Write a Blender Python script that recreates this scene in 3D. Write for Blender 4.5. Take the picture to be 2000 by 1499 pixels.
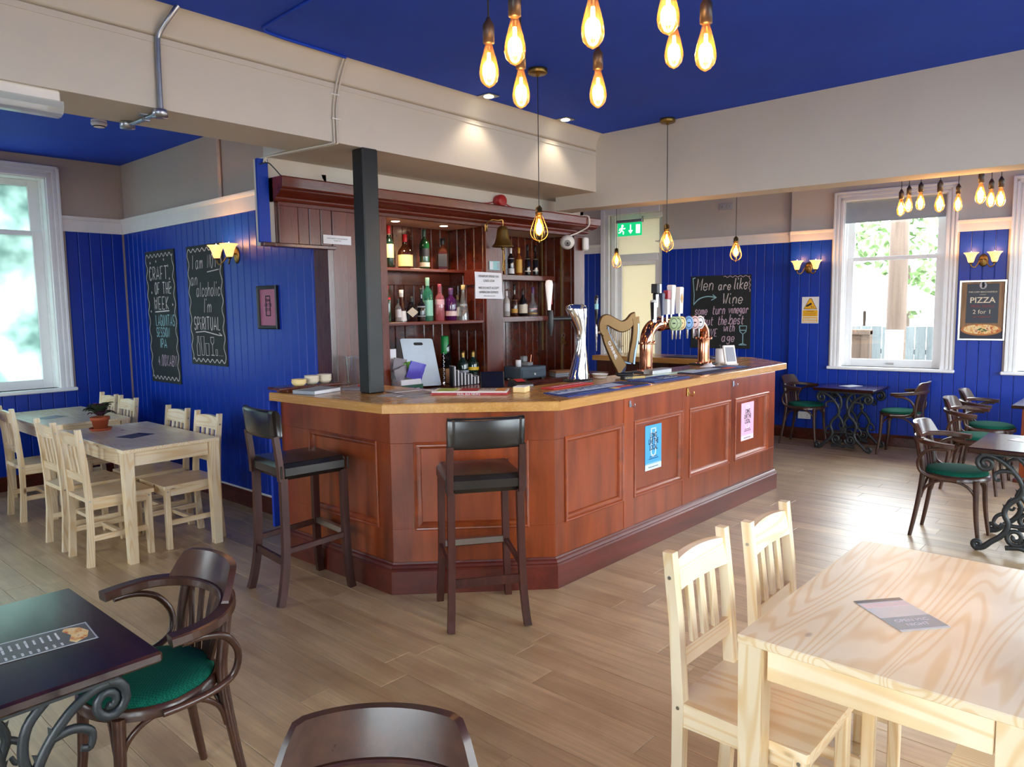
import bpy, math, random
from mathutils import Vector, Matrix
PI = math.pi
rnd = random.Random(7)
SC = bpy.context.scene
COL = SC.collection
for _o in list(bpy.data.objects):
    bpy.data.objects.remove(_o)

# ------------------------------------------------------------ camera, sky, exposure
cam_d = bpy.data.cameras.new('camera')
cam = bpy.data.objects.new('camera', cam_d)
COL.objects.link(cam)
SC.camera = cam
_f, _pitch, _roll, _yaw = 1455.0, math.radians(5.8), math.radians(-0.74), math.radians(42.0)
cam_d.sensor_width = 36.0
cam_d.lens = 36.0 * _f / 2000.0
cam_d.clip_start = 0.05
cam_d.clip_end = 200
_eA = Vector((math.sin(_yaw), math.cos(_yaw), 0)); _eB = Vector((-math.cos(_yaw), math.sin(_yaw), 0))
_r = Vector((1, 0, 0)); _u = Vector((0, math.sin(_pitch), math.cos(_pitch))); _w = Vector((0, math.cos(_pitch), -math.sin(_pitch)))
_r, _u = _r * math.cos(_roll) + _u * math.sin(_roll), _u * math.cos(_roll) - _r * math.sin(_roll)
def _room(v): return Vector((v.dot(_eA), v.dot(_eB), v.z))
_r, _u, _w = _room(_r), _room(_u), _room(_w)
CAMP = Vector((0, 0, 1.63))
cam.matrix_world = Matrix(((_r.x, _u.x, -_w.x, CAMP.x), (_r.y, _u.y, -_w.y, CAMP.y), (_r.z, _u.z, -_w.z, CAMP.z), (0, 0, 0, 1)))

world = bpy.data.worlds.new('overcast_sky')
SC.world = world
world.use_nodes = True
_bg = world.node_tree.nodes['Background']
_tc = world.node_tree.nodes.new('ShaderNodeTexCoord')
_sx = world.node_tree.nodes.new('ShaderNodeSeparateXYZ')
_rp = world.node_tree.nodes.new('ShaderNodeValToRGB')
world.node_tree.links.new(_tc.outputs['Generated'], _sx.inputs[0])
world.node_tree.links.new(_sx.outputs['Z'], _rp.inputs[0])
_rp.color_ramp.elements[0].color = (0.80, 0.86, 0.93, 1); _rp.color_ramp.elements[0].position = 0.0
_rp.color_ramp.elements[1].color = (0.95, 0.98, 1.0, 1); _rp.color_ramp.elements[1].position = 0.6
world.node_tree.links.new(_rp.outputs[0], _bg.inputs[0])
_bg.inputs[1].default_value = 7.5
vs = SC.view_settings
vs.view_transform = 'Standard'; vs.look = 'None'; vs.exposure = 1.16; vs.gamma = 1.0; vs.use_curve_mapping = False
SC.cycles.max_bounces = 9; SC.cycles.diffuse_bounces = 5; SC.cycles.glossy_bounces = 4
SC.cycles.transmission_bounces = 6; SC.cycles.transparent_max_bounces = 12
SC.cycles.caustics_reflective = False; SC.cycles.caustics_refractive = False
SC.cycles.sample_clamp_indirect = 6.0

# ------------------------------------------------------------ materials
def S(r, g, b):
    f = lambda c: (c / 255.0) / 12.92 if c <= 10 else ((c / 255.0 + 0.055) / 1.055) ** 2.4
    return (f(r), f(g), f(b), 1.0)
class NT:
    def __init__(s, name):
        s.m = bpy.data.materials.new(name); s.m.use_nodes = True
        s.t = s.m.node_tree; s.n = s.t.nodes; s.p = s.n['Principled BSDF']
    def new(s, typ, **kw):
        n = s.n.new('ShaderNode' + typ)
        for k, v in kw.items(): setattr(n, k, v)
        return n
    def link(s, a, b): s.t.links.new(a, b)
    def set(s, **kw):
        names = dict(col='Base Color', rough='Roughness', metal='Metallic', coat='Coat Weight', coatr='Coat Roughness', trans='Transmission Weight', ior='IOR', spec='Specular IOR Level', emit='Emission Color', es='Emission Strength', sheen='Sheen Weight', alpha='Alpha')
        for k, v in kw.items(): s.p.inputs[names[k]].default_value = v
    def coords(s, scale=(1, 1, 1), rand=True):
        tc = s.new('TexCoord'); mp = s.new('Mapping'); mp.inputs['Scale'].default_value = scale
        if rand:
            oi = s.new('ObjectInfo'); mu = s.new('Math', operation='MULTIPLY'); mu.inputs[1].default_value = 17.3
            s.link(oi.outputs['Random'], mu.inputs[0])
            ad = s.new('VectorMath', operation='ADD'); s.link(tc.outputs['Object'], ad.inputs[0]); s.link(mu.outputs[0], ad.inputs[1])
            s.link(ad.outputs[0], mp.inputs['Vector'])
        else: s.link(tc.outputs['Object'], mp.inputs['Vector'])
        return mp.outputs[0]
    def noise(s, vec, scale=5, detail=4, rough=.55, dist=0.0):
        n = s.new('TexNoise'); n.inputs['Scale'].default_value = scale; n.inputs['Detail'].default_value = detail
        n.inputs['Roughness'].default_value = rough; n.inputs['Distortion'].default_value = dist
        s.link(vec, n.inputs['Vector']); return n.outputs['Fac']
    def ramp(s, fac, stops):
        r = s.new('ValToRGB'); s.link(fac, r.inputs[0]); e = r.color_ramp.elements
        while len(e) < len(stops): e.new(0.5)
        for el, (p, c) in zip(e, stops): el.position = p; el.color = c if len(c) == 4 else (*c, 1)
        return r.outputs[0]
    def mix(s, a, b, fac, mode='MIX'):
        m = s.new('Mix', data_type='RGBA', blend_type=mode)
        for i, v in ((0, fac), (6, a), (7, b)):
            if hasattr(v, 'is_linked'): s.link(v, m.inputs[i])
            else: m.inputs[i].default_value = v
        return m.outputs[2]
    def bump(s, h, strength=.1, dist=.01):
        b = s.new('Bump'); b.inputs['Strength'].default_value = strength; b.inputs['Distance'].default_value = dist
        s.link(h, b.inputs['Height']); s.link(b.outputs[0], s.p.inputs['Normal'])
    def col(s, o): s.link(o, s.p.inputs['Base Color'])
    def rou(s, fac, lo, hi):
        mr = s.new('MapRange'); mr.inputs['To Min'].default_value = lo; mr.inputs['To Max'].default_value = hi
        s.link(fac, mr.inputs['Value']); s.link(mr.outputs[0], s.p.inputs['Roughness'])
def paint(name, c, rough=.5, var=.12, sc=6, bump=0.0, **kw):
    k = NT(name); v = k.coords(rand=False); n = k.noise(v, sc, 5)
    lo = tuple(x * (1 - var) for x in c[:3]) + (1,); hi = tuple(min(1, x * (1 + var)) for x in c[:3]) + (1,)
    k.col(k.ramp(n, [(.3, lo), (.7, hi)])); k.set(rough=rough, **kw)
    if bump: k.bump(k.noise(v, 140, 3), bump, .003)
    return k.m
def wood(name, c1, c2, ax=0, along=1.2, across=22, rough=.4, vary=.18, bump=.05, coat=0.0, coatr=.1, dist=.4, blotch=None, spec=.5, streak=.45):
    k = NT(name); sc = [across] * 3; sc[ax] = along
    v = k.coords(tuple(sc)); n = k.noise(v, 1.0, 6, .6, dist)
    c = k.ramp(n, [(.28, c1), (.72, c2)])
    sc2 = [across * 6] * 3; sc2[ax] = along * 3
    n2 = k.noise(k.coords(tuple(sc2)), 1.0, 3, .6)
    c = k.mix(c, k.ramp(n2, [(.3, (.55, .55, .55)), (.62, (1, 1, 1))]), streak, 'MULTIPLY')
    oi = k.new('ObjectInfo')
    c = k.mix(c, k.ramp(oi.outputs['Random'], [(0, (1 - vary,) * 3), (1, (1 + vary * .4,) * 3)]), 1.0, 'MULTIPLY')
    if blotch:
        b = k.noise(k.coords((1, 1, 1)), blotch[1], 4, .6)
        c = k.mix(c, blotch[0], k.ramp(b, [(.42, (0, 0, 0)), (.75, (blotch[2],) * 3)]))
    k.col(c); k.set(coat=coat, coatr=coatr, spec=spec); k.rou(n2, rough * .8, rough * 1.25)
    if bump: k.bump(n2, bump, .004)
    return k.m
def pine(name, ax=0, light=S(252, 238, 208), dark=S(242, 216, 170), rough=.30):
    k = NT(name); sc = [7.0] * 3; sc[ax] = .55
    n = k.noise(k.coords(tuple(sc)), 1.0, 1, .4, .3)
    mu = k.new('Math', operation='MULTIPLY'); mu.inputs[1].default_value = 120; k.link(n, mu.inputs[0])
    si = k.new('Math', operation='SINE'); k.link(mu.outputs[0], si.inputs[0])
    mr = k.new('MapRange'); mr.inputs['From Min'].default_value = -1; k.link(si.outputs[0], mr.inputs['Value'])
    c = k.ramp(mr.outputs[0], [(.0, light), (.5, light), (1.0, dark)])
    b = k.noise(k.coords((1.5, 1.5, 1.5)), 2.2, 2)
    c = k.mix(c, k.ramp(b, [(.3, (.86, .80, .72)), (.7, (1.05, 1.05, 1.05))]), 1.0, 'MULTIPLY')
    vo = k.new('TexVoronoi'); kc = [4.2] * 3; kc[ax] = 2.0; k.link(k.coords(tuple(kc)), vo.inputs['Vector']); vo.inputs['Scale'].default_value = 1.3
    c = k.mix(c, S(120, 70, 35), k.ramp(vo.outputs['Distance'], [(.045, (.9,) * 3), (.085, (0, 0, 0))]))
    oi = k.new('ObjectInfo')
    c = k.mix(c, k.ramp(oi.outputs['Random'], [(0, (.88, .86, .84)), (1, (1.04, 1.03, 1.02))]), 1.0, 'MULTIPLY')
    k.col(c); k.set(rough=rough); return k.m
def glassy(name, tint=(1, 1, 1, 1), gloss=.12, rough=.02, body=None, bodyw=0.0):
    # thin glass: light and shadow rays pass straight through
    k = NT(name); k.n.remove(k.p); out = k.n['Material Output']
    tr = k.new('BsdfTransparent'); tr.inputs[0].default_value = tint
    gl = k.new('BsdfGlossy'); gl.inputs['Roughness'].default_value = rough
    fr = k.new('Fresnel'); ge = k.new('NewGeometry'); mr = k.new('MapRange'); mr.inputs['To Min'].default_value = 1.45; mr.inputs['To Max'].default_value = 1 / 1.45; k.link(ge.outputs['Backfacing'], mr.inputs['Value']); k.link(mr.outputs[0], fr.inputs[0])
    ad = k.new('Math', operation='ADD'); ad.inputs[1].default_value = gloss * .4; ad.use_clamp = True; k.link(fr.outputs[0], ad.inputs[0])
    mx = k.new('MixShader'); k.link(ad.outputs[0], mx.inputs[0]); k.link(tr.outputs[0], mx.inputs[1]); k.link(gl.outputs[0], mx.inputs[2])
    last = mx.outputs[0]
    if body:
        df = k.new('BsdfDiffuse'); df.inputs[0].default_value = body; m2 = k.new('MixShader'); m2.inputs[0].default_value = bodyw
        k.link(last, m2.inputs[1]); k.link(df.outputs[0], m2.inputs[2]); last = m2.outputs[0]
    k.link(last, out.inputs[0]); return k.m
def glow(name, c, es):
    k = NT(name); k.set(col=(0, 0, 0, 1), emit=c, es=es, rough=.6)
    k.m.cycles.emission_sampling = 'NONE'; return k.m
M = {}
M['ceiling_blue'] = paint('ceiling_blue', S(12, 70, 206), .75, .06, 2.5, .05)
M['wall_blue'] = paint('wall_blue', S(4, 52, 164), .38, .07, 3, .03, spec=.35)
M['cream'] = paint('cream_plaster', S(208, 202, 192), .8, .03, 2, .06)
M['cream_shaded'] = paint('shaded_cream_plaster', S(190, 174, 160), .8, .04, 2, .08)  # the cream wall paint with the alcove's shade darkened into its colour
M['white_paint'] = paint('white_gloss_paint', S(236, 232, 228), .35, .03, 8)
M['window_white'] = paint('white_window_paint', S(242, 243, 243), .35, .02, 8)
M['plank'] = wood('floor_oak', S(182, 152, 110), S(224, 196, 150), 1, .9, 16, .34, .15, .08, blotch=(S(146, 112, 76), 2.6, .6), dist=.8, coat=.9, coatr=.38)
M['gap'] = paint('floor_gap', S(84, 62, 42), .9)
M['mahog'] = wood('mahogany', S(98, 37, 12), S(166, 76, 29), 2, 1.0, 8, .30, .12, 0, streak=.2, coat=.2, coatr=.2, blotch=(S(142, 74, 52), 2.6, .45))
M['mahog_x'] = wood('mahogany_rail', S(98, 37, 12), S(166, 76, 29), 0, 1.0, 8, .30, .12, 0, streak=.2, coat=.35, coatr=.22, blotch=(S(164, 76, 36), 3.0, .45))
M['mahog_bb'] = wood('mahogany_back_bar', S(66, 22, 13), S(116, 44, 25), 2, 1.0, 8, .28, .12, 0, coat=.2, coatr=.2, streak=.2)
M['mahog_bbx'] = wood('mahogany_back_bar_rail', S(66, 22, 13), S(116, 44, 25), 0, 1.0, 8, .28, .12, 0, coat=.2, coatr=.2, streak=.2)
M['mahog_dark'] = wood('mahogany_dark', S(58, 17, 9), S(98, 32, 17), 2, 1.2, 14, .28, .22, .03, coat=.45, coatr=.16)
M['mahog_skirt'] = wood('mahogany_skirting', S(78, 26, 16), S(116, 42, 26), 0, 1.2, 10, .38, .1, .05, coat=.2, coatr=.3)
M['oak'] = wood('oak_counter', S(190, 134, 68), S(218, 168, 96), 0, .7, 14, .26, .10, 0, coat=.35, coatr=.12, dist=.15, streak=.16)
M['pine_x'] = pine('pine_along_x', 0); M['pine_y'] = pine('pine_along_y', 1); M['pine_z'] = pine('pine_along_z', 2)
M['bent'] = wood('dark_bentwood', S(43, 25, 19), S(80, 47, 33), 0, 2, 8, .3, .10, .0, coat=.25, coatr=.16)
M['tabletop'] = wood('dark_tabletop', S(26, 11, 9), S(58, 26, 20), 1, 1.0, 16, .2, .1, .02, coat=.4, coatr=.08)
M['stool_wood'] = wood('dark_stool_wood', S(46, 21, 17), S(84, 42, 34), 2, 1.6, 16, .4, .12, .05)
M['black_post'] = paint('black_gloss_post', S(25, 24, 23), .4, .25, 5, .25, spec=.4)
def _leather():
    k = NT('black_leather'); v = k.coords()
    k.col(k.ramp(k.noise(v, 4, 3), [(.3, S(20, 19, 19)), (.7, S(34, 32, 31))])); k.set(rough=.27, spec=.7)
    k.bump(k.noise(v, 160, 2), .12, .002); return k.m
M['leather'] = _leather()
def _velvet():
    k = NT('green_fabric'); v = k.coords(rand=False)
    ck = k.new('TexChecker'); ck.inputs['Scale'].default_value = 170; k.link(v, ck.inputs['Vector'])
    ck.inputs[1].default_value = S(4, 72, 57); ck.inputs[2].default_value = S(8, 96, 78)
    k.col(ck.outputs[0]); k.set(rough=.9, spec=.2); k.bump(ck.outputs[1], .25, .002); return k.m
M['green'] = _velvet()
M['iron'] = paint('cast_iron', S(34, 42, 46), .42, .2, 20, .2, spec=.6)
M['steel'] = paint('steel', S(190, 190, 188), .3, .04, 10, metal=1.0)
M['galv'] = paint('galvanised', S(170, 176, 186), .35, .08, 20, metal=1.0)
M['chrome'] = paint('chrome', S(225, 225, 225), .06, .02, 10, metal=1.0)
M['brass'] = paint('brass', S(196, 160, 92), .28, .1, 20, metal=1.0)
M['old_brass'] = paint('old_brass', S(150, 122, 70), .38, .12, 20, metal=1.0)
M['copper'] = paint('copper', S(222, 150, 116), .12, .05, 8, metal=1.0)
M['black'] = paint('black_plastic', S(24, 24, 26), .42, .1)
M['holder'] = paint('bronze_black_holder', S(44, 34, 28), .4, .1)
M['white'] = paint('white_plastic', S(232, 230, 226), .4, .03)
M['paper'] = paint('white_paper', S(232, 232, 236), .8, .02)
M['chalkboard'] = paint('chalkboard', S(33, 38, 38), .7, .12, 5)
M['chalk'] = paint('chalk', S(214, 205, 200), .95, .12, 40)
M['chalk_pink'] = paint('chalk_pink', S(206, 178, 196), .95, .12, 40)
M['chalk_aqua'] = paint('chalk_aqua', S(160, 205, 212), .95, .12, 40)
M['ink'] = paint('ink', S(30, 32, 38), .7)
def flat(name, c, rough=.5, **kw):
    if name not in M: M[name] = paint(name, c, rough, .04, 12, **kw)
    return M[name]
M['filament'] = glow('hot_filament', (1.0, .60, .20, 1), 16)
M['amber_glass'] = glassy('amber_glass', (1.0, .70, .36, 1), .22, .03, (1.0, .55, .18, 1), .07)
M['clear_glass'] = glassy('clear_glass', (.93, .97, .97, 1), .1)
M['pane'] = glassy('window_glass', (.95, .98, .98, 1), .05)
M['lamp_on'] = glow('lamp_face', (1, .86, .6, 1), 7)

# ------------------------------------------------------------ mesh building
class MB:
    def __init__(s): s.v = []; s.f = []; s.sm = []; s.mi = []; s.T = None; s.m = 0
    def add(s, vs, fs, smooth=False):
        b = len(s.v)
        s.v += [tuple(s.T @ Vector(p)) if s.T else tuple(p) for p in vs]
        s.f += [tuple(b + i for i in f) for f in fs]; s.sm += [smooth] * len(fs); s.mi += [s.m] * len(fs)
        return s
    def box(s, x0, x1, y0, y1, z0, z1, c=0.0):
        if c <= 0:
            return s.add([(x, y, z) for x in (x0, x1) for y in (y0, y1) for z in (z0, z1)], [(0, 1, 3, 2), (4, 6, 7, 5), (0, 4, 5, 1), (2, 3, 7, 6), (0, 2, 6, 4), (1, 5, 7, 3)])
        L = [(x0, x1), (y0, y1), (z0, z1)]; vs = []; idx = {}
        c = min(c, .49 * min(abs(b - a) for a, b in L))
        for i in (0, 1):
            for j in (0, 1):
                for k in (0, 1):
                    for a in range(3):
                        p = []
                        for d, q in enumerate((i, j, k)):
                            val = L[d][q]
                            if d != a: val += c if q == 0 else -c
                            p.append(val)
                        idx[i, j, k, a] = len(vs); vs.append(p)
        fs = []
        I = lambda i, j, k, a: idx[i, j, k, a]
        for q in (0, 1):
            for a in range(3):
                o = [d for d in range(3) if d != a]; ring = []
                for (e, g) in ((0, 0), (1, 0), (1, 1), (0, 1)):
                    t = [0, 0, 0]; t[a] = q; t[o[0]] = e; t[o[1]] = g; ring.append(I(*t, a))
                flip = (q == 0) ^ (a == 1)
                fs.append(tuple(ring[::-1]) if flip else tuple(ring))
        for a in range(3):
            o = [d for d in range(3) if d != a]
            for (e, g) in ((0, 0), (1, 0), (1, 1), (0, 1)):
                t0 = [0, 0, 0]; t0[o[0]] = e; t0[o[1]] = g; t1 = list(t0); t0[a] = 0; t1[a] = 1
                fs.append((I(*t0, o[0]), I(*t1, o[0]), I(*t1, o[1]), I(*t0, o[1])))
        for i in (0, 1):
            for j in (0, 1):
                for k in (0, 1): fs.append((I(i, j, k, 0), I(i, j, k, 1), I(i, j, k, 2)))
        return s.add(vs, fs)
    def bar(s, p, q, w, h, up=(0, 0, 1), c=0.0):
        p = Vector(p); q = Vector(q); d = q - p; L = d.length; d.normalize(); up = Vector(up)
        y = up.cross(d)
        if y.length < 1e-5: y = Vector((1, 0, 0)).cross(d)
        y.normalize(); z = d.cross(y)
        T = Matrix(((d.x, y.x, z.x, p.x), (d.y, y.y, z.y, p.y), (d.z, y.z, z.z, p.z), (0, 0, 0, 1)))
        old = s.T; s.T = old @ T if old else T
        s.box(0, L, -w / 2, w / 2, -h / 2, h / 2, c); s.T = old; return s
    def sweep(s, path, prof, closed=False, up=(0, 0, 1), smooth=True, scales=None, caps=True):
        # prof: list of (a, b) offsets along side and up axes
        P = [Vector(p) for p in path]; n = len(P); m = len(prof); vs = []
        up0 = Vector(up); prev = None
        for i in range(n):
            if closed: d = P[(i + 1) % n] - P[i - 1]
            else: d = P[min(i + 1, n - 1)] - P[max(i - 1, 0)]
            d.normalize()
            if prev is None:
                a = d.cross(up0)
                if a.length < 1e-3: a = d.cross(Vector((1, 0, 0)) if abs(d.x) < .9 else Vector((0, 1, 0)))
            elif up is not None and d.cross(up0).length > .15: 
                a = d.cross(up0)
                if a.dot(prev) < 0 and not closed and False: a = -a
            else: a = prev - d * prev.dot(d)
            a.normalize(); b = a.cross(d); prev = a
            k = scales[i] if scales else 1.0
            vs += [P[i] + a * (u * k) + b * (v * k) for u, v in prof]
        fs = []
        for i in range(n if closed else n - 1):
            for j in range(m):
                a0 = i * m + j; a1 = i * m + (j + 1) % m; i2 = (i + 1) % n
                fs.append((a0, a1, i2 * m + (j + 1) % m, i2 * m + j))
        s.add(vs, fs, smooth)
        if caps and not closed:
            s.add(vs[:m], [tuple(range(m))[::-1]]); s.add(vs[-m:], [tuple(range(m))])
        return s
    def tube(s, path, r, n=8, closed=False, caps=True):
        P = [Vector(p) for p in path]; k = len(P)
        rr = r if isinstance(r, (list, tuple)) else [r] * k
        vs = []; prev = None
        for i in range(k):
            d = (P[(i + 1) % k] - P[i - 1]) if closed else (P[min(i + 1, k - 1)] - P[max(i - 1, 0)])
            d.normalize()
            if prev is None:
                a = d.cross(Vector((0, 0, 1)))
                if a.length < .1: a = d.cross(Vector((1, 0, 0)))
            else: a = prev - d * prev.dot(d)
            a.normalize(); b = a.cross(d); prev = a
            vs += [P[i] + (a * math.cos(2 * PI * j / n) + b * math.sin(2 * PI * j / n)) * rr[i] for j in range(n)]
        fs = []
        for i in range(k if closed else k - 1):
            for j in range(n): fs.append((i * n + j, i * n + (j + 1) % n, ((i + 1) % k) * n + (j + 1) % n, ((i + 1) % k) * n + j))
        s.add(vs, fs, True)
        if caps and not closed: s.add(vs[:n], [tuple(range(n))[::-1]]); s.add(vs[-n:], [tuple(range(n))])
        return s
    def lathe(s, prof, n=20, o=(0, 0, 0), sx=1.0, sy=1.0, a0=0.0, a1=2 * PI, smooth=True, cap=True):
        full = abs(a1 - a0 - 2 * PI) < 1e-6; k = n if full else n + 1; vs = []; fs = []
        for r, z in prof:
            for j in range(k):
                a = a0 + (a1 - a0) * j / n
                vs.append((o[0] + r * math.cos(a) * sx, o[1] + r * math.sin(a) * sy, o[2] + z))
        for i in range(len(prof) - 1):
            for j in range(n if full else n):
                b = (j + 1) % k if full else j + 1
                fs.append((i * k + j, i * k + b, (i + 1) * k + b, (i + 1) * k + j))
        s.add(vs, fs, smooth)
        if full and cap:
            if prof[0][0] > 1e-4: s.add(vs[:k], [tuple(range(k))[::-1]])
            if prof[-1][0] > 1e-4: s.add(vs[-k:], [tuple(range(k))])
        return s
    def prism(s, poly, z0, z1):
        n = len(poly); vs = [(x, y, z0) for x, y in poly] + [(x, y, z1) for x, y in poly]
        return s.add(vs, [tuple(range(n))[::-1], tuple(range(n, 2 * n))] + [(i, (i + 1) % n, n + (i + 1) % n, n + i) for i in range(n)])
    def pframe(s, x0, x1, y0, y1, prof):
        # mitred picture frame lying in local xy, prof = [(inset, height)...] closed loop
        m = len(prof); vs = []
        for (cx, cy, sx, sy) in ((x0, y0, 1, 1), (x1, y0, -1, 1), (x1, y1, -1, -1), (x0, y1, 1, -1)):
            vs += [(cx + sx * d, cy + sy * d, h) for d, h in prof]
        fs = []
        for i in range(4):
            for j in range(m): fs.append((i * m + j, ((i + 1) % 4) * m + j, ((i + 1) % 4) * m + (j + 1) % m, i * m + (j + 1) % m))
        return s.add(vs, fs)
    def mesh(s, name, mats):
        me = bpy.data.meshes.new(name); me.from_pydata(s.v, [], s.f)
        for m in (mats if isinstance(mats, (list, tuple)) else [mats]): me.materials.append(M[m] if isinstance(m, str) else m)
        me.polygons.foreach_set('use_smooth', s.sm); me.polygons.foreach_set('material_index', s.mi)
        me.update(); return me
def link(name, me, parent=None, loc=None, rot=None):
    o = bpy.data.objects.new(name, me); COL.objects.link(o)
    if parent: o.parent = parent
    if loc is not None: o.location = loc
    if rot is not None: o.rotation_euler = rot
    return o
def obj(name, mb, mats, parent=None, loc=None, rot=None): return link(name, mb.mesh(name, mats), parent, loc, rot)
def tag(o, label=None, cat=None, group=None, kind=None):
    if label: o['label'] = label
    if cat: o['category'] = cat
    if group: o['group'] = group
    if kind: o['kind'] = kind
    return o
def thing(name, label, cat, loc=(0, 0, 0), rz=0.0, group=None, rot=None, kind=None):
    o = bpy.data.objects.new(name, None); o.empty_display_size = .05; COL.objects.link(o)
    o.location = loc; o.rotation_euler = rot if rot else (0, 0, rz)
    return tag(o, label, cat, group, kind)
def wallthing(name, label, cat, loc, rz, group=None, kind=None):
    # local x to the viewer's right, local y up, local z out of the wall
    return thing(name, label, cat, loc, 0, group, (PI / 2, 0, rz), kind)
def dup(root, label, loc, rz=None, group=None, rot=None):
    r = root.copy(); COL.objects.link(r); r.location = loc; r['label'] = label
    if rz is not None: r.rotation_euler = (0, 0, rz)
    if rot is not None: r.rotation_euler = rot
    if group: r['group'] = group
    for ch in list(root.children):
        c = ch.copy(); COL.objects.link(c); c.parent = r
        for g in list(ch.children):
            d = g.copy(); COL.objects.link(d); d.parent = c
    return r
def words(txt, size, mat, parent, loc=(0, 0, 0), align='CENTER', shear=0.0, name='lettering', rot=None, sx=1.0, bold=0.0):
    cu = bpy.data.curves.new(name, 'FONT'); cu.body = txt; cu.size = size; cu.align_x = align; cu.align_y = 'CENTER'
    cu.shear = shear; cu.offset = bold; cu.extrude = 0.0002; cu.resolution_u = 2
    cu.materials.append(M[mat] if isinstance(mat, str) else mat)
    o = link(name, cu, parent, loc, rot); o.scale = (sx, 1, 1); return o
def arc(cx, cy, r, a0, a1, n, z=None):
    L = [(cx + r * math.cos(a0 + (a1 - a0) * i / n), cy + r * math.sin(a0 + (a1 - a0) * i / n)) for i in range(n + 1)]
    return L if z is None else [(x, y, z) for x, y in L]
def smooth_path(pts, n=4, closed=False):
    P = [Vector(p) for p in pts]; out = []; k = len(P)
    for i in range(k if closed else k - 1):
        if closed: a, b, c, d = P[i - 1], P[i], P[(i + 1) % k], P[(i + 2) % k]
        else: a, b, c, d = P[max(i - 1, 0)], P[i], P[i + 1], P[min(i + 2, k - 1)]
        for j in range(n):
            t = j / n
            out.append(.5 * ((2 * b) + (c - a) * t + (2 * a - 5 * b + 4 * c - d) * t * t + (3 * b - a - 3 * c + d) * t ** 3))
    if not closed: out.append(P[-1])
    return out
# ------------------------------------------------------------ room shell
def struct(o, label, cat): return tag(o, label, cat, None, 'structure')
def seen(p, margin=40):
    v = Vector(p) - CAMP; d = v.dot(_w)
    if d < .1: return None
    x = 1000 + _f * v.dot(_r) / d; y = 749.5 - _f * v.dot(_u) / d
    return d if -margin < x < 2000 + margin and -margin < y < 1499 + margin else None
flo = struct(obj('floor', MB().box(-2.7, 9.6, -2.7, 8.1, -.08, -.012), 'gap'), 'worn oak plank floor of the whole bar room', 'floor')
planks = []
PW = .15
for i in range(81):
    x0 = -2.6 + i * PW; y = -2.65 - rnd.random() * 1.6
    while y < 8.05:
        L = rnd.choice((1.2, 1.5, 1.8, 2.1)); a, b = max(y, -2.65), min(y + L, 8.05); y += L
        if b - a < .05: continue
        ds = [seen((x0 + PW / 2, a + (b - a) * t / 6, 0)) for t in range(7)]
        hid = (2.75 < x0 < 6.2 and a > 2.7 and not (x0 < 3.0 and b > 4.6))
        ds = [d for d in ds if d]
        planks.append((min(ds) if ds and not hid else 99 + i, x0, a, b))
planks.sort()
def plank_mb(mb, x0, a, b):
    g, c, h = .0007, .0012, rnd.uniform(-.0005, .0005)
    x1 = x0 + PW
    vs = [(x0 + g, a + g, -.012), (x1 - g, a + g, -.012), (x1 - g, b - g, -.012), (x0 + g, b - g, -.012),
          (x0 + g, a + g, -c + h), (x1 - g, a + g, -c + h), (x1 - g, b - g, -c + h), (x0 + g, b - g, -c + h),
          (x0 + g + c, a + g + c, h), (x1 - g - c, a + g + c, h), (x1 - g - c, b - g - c, h), (x0 + g + c, b - g - c, h)]
    fs = [(8, 9, 10, 11)]
    for j in range(4): k = (j + 1) % 4; fs += [(j, k, 4 + k, 4 + j), (4 + j, 4 + k, 8 + k, 8 + j)]
    return mb.add(vs, fs)
for d, x0, a, b in planks[:298]: obj('plank', plank_mb(MB(), x0, a, b), 'plank', flo)
rest = MB()
for d, x0, a, b in planks[298:]: plank_mb(rest, x0, a, b)
tag(obj('floor_planks', rest, 'plank', flo), kind='stuff')

struct(obj('ceiling', MB().box(-2.7, 9.8, -2.7, 8.2, 3.1, 3.2), 'ceiling_blue'), 'deep blue painted ceiling', 'ceiling')
bm = MB().prism([(-2.65, 3.70), (5.41, 3.855), (6.05, 3.87), (6.05, 4.47), (2.6, 4.47), (2.6, 4.20), (-2.65, 4.16)], 2.62, 3.1)
beamL = struct(obj('beam_left', bm, 'cream'), 'deep cream ceiling beam above the bar front', 'beam')
cv = []
for i in range(9):
    a = PI / 2 * i / 8; cv.append((.075 * (1 - math.cos(a)) , -.13 * math.sin(a)))
cove = MB(); n9 = len(cv); vs = []
for X, Y in ((-2.65, 3.70), (5.41, 3.855)): vs += [(X, Y - .075 + .075 * math.sin(PI / 2 * i / 8), 3.1 - .14 * (1 - math.cos(PI / 2 * i / 8))) for i in range(9)] + [(X, Y + .005, 3.1)]
cove.add(vs, [(i, i + 1, 11 + i, 10 + i) for i in range(9)], True)
cove.bar((-2.65, 3.697, 2.935), (5.41, 3.852, 2.935), .006, .012)
obj('coving', cove, 'cream', beamL)
b2 = MB(); pts = [(-2.65, 2.385), (3.86, 2.492), (4.06, 2.50), (4.30, 2.50), (4.30, 3.1), (-2.65, 3.1)]
b2.T = Matrix(((0, 0, 1, 0), (1, 0, 0, 0), (0, 1, 0, 0), (0, 0, 0, 1)))
b2.prism(pts, 5.40, 5.63)
beamR = struct(obj('beam_right', b2, 'cream'), 'long cream ceiling beam running above the right half of the bar', 'beam')

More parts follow.
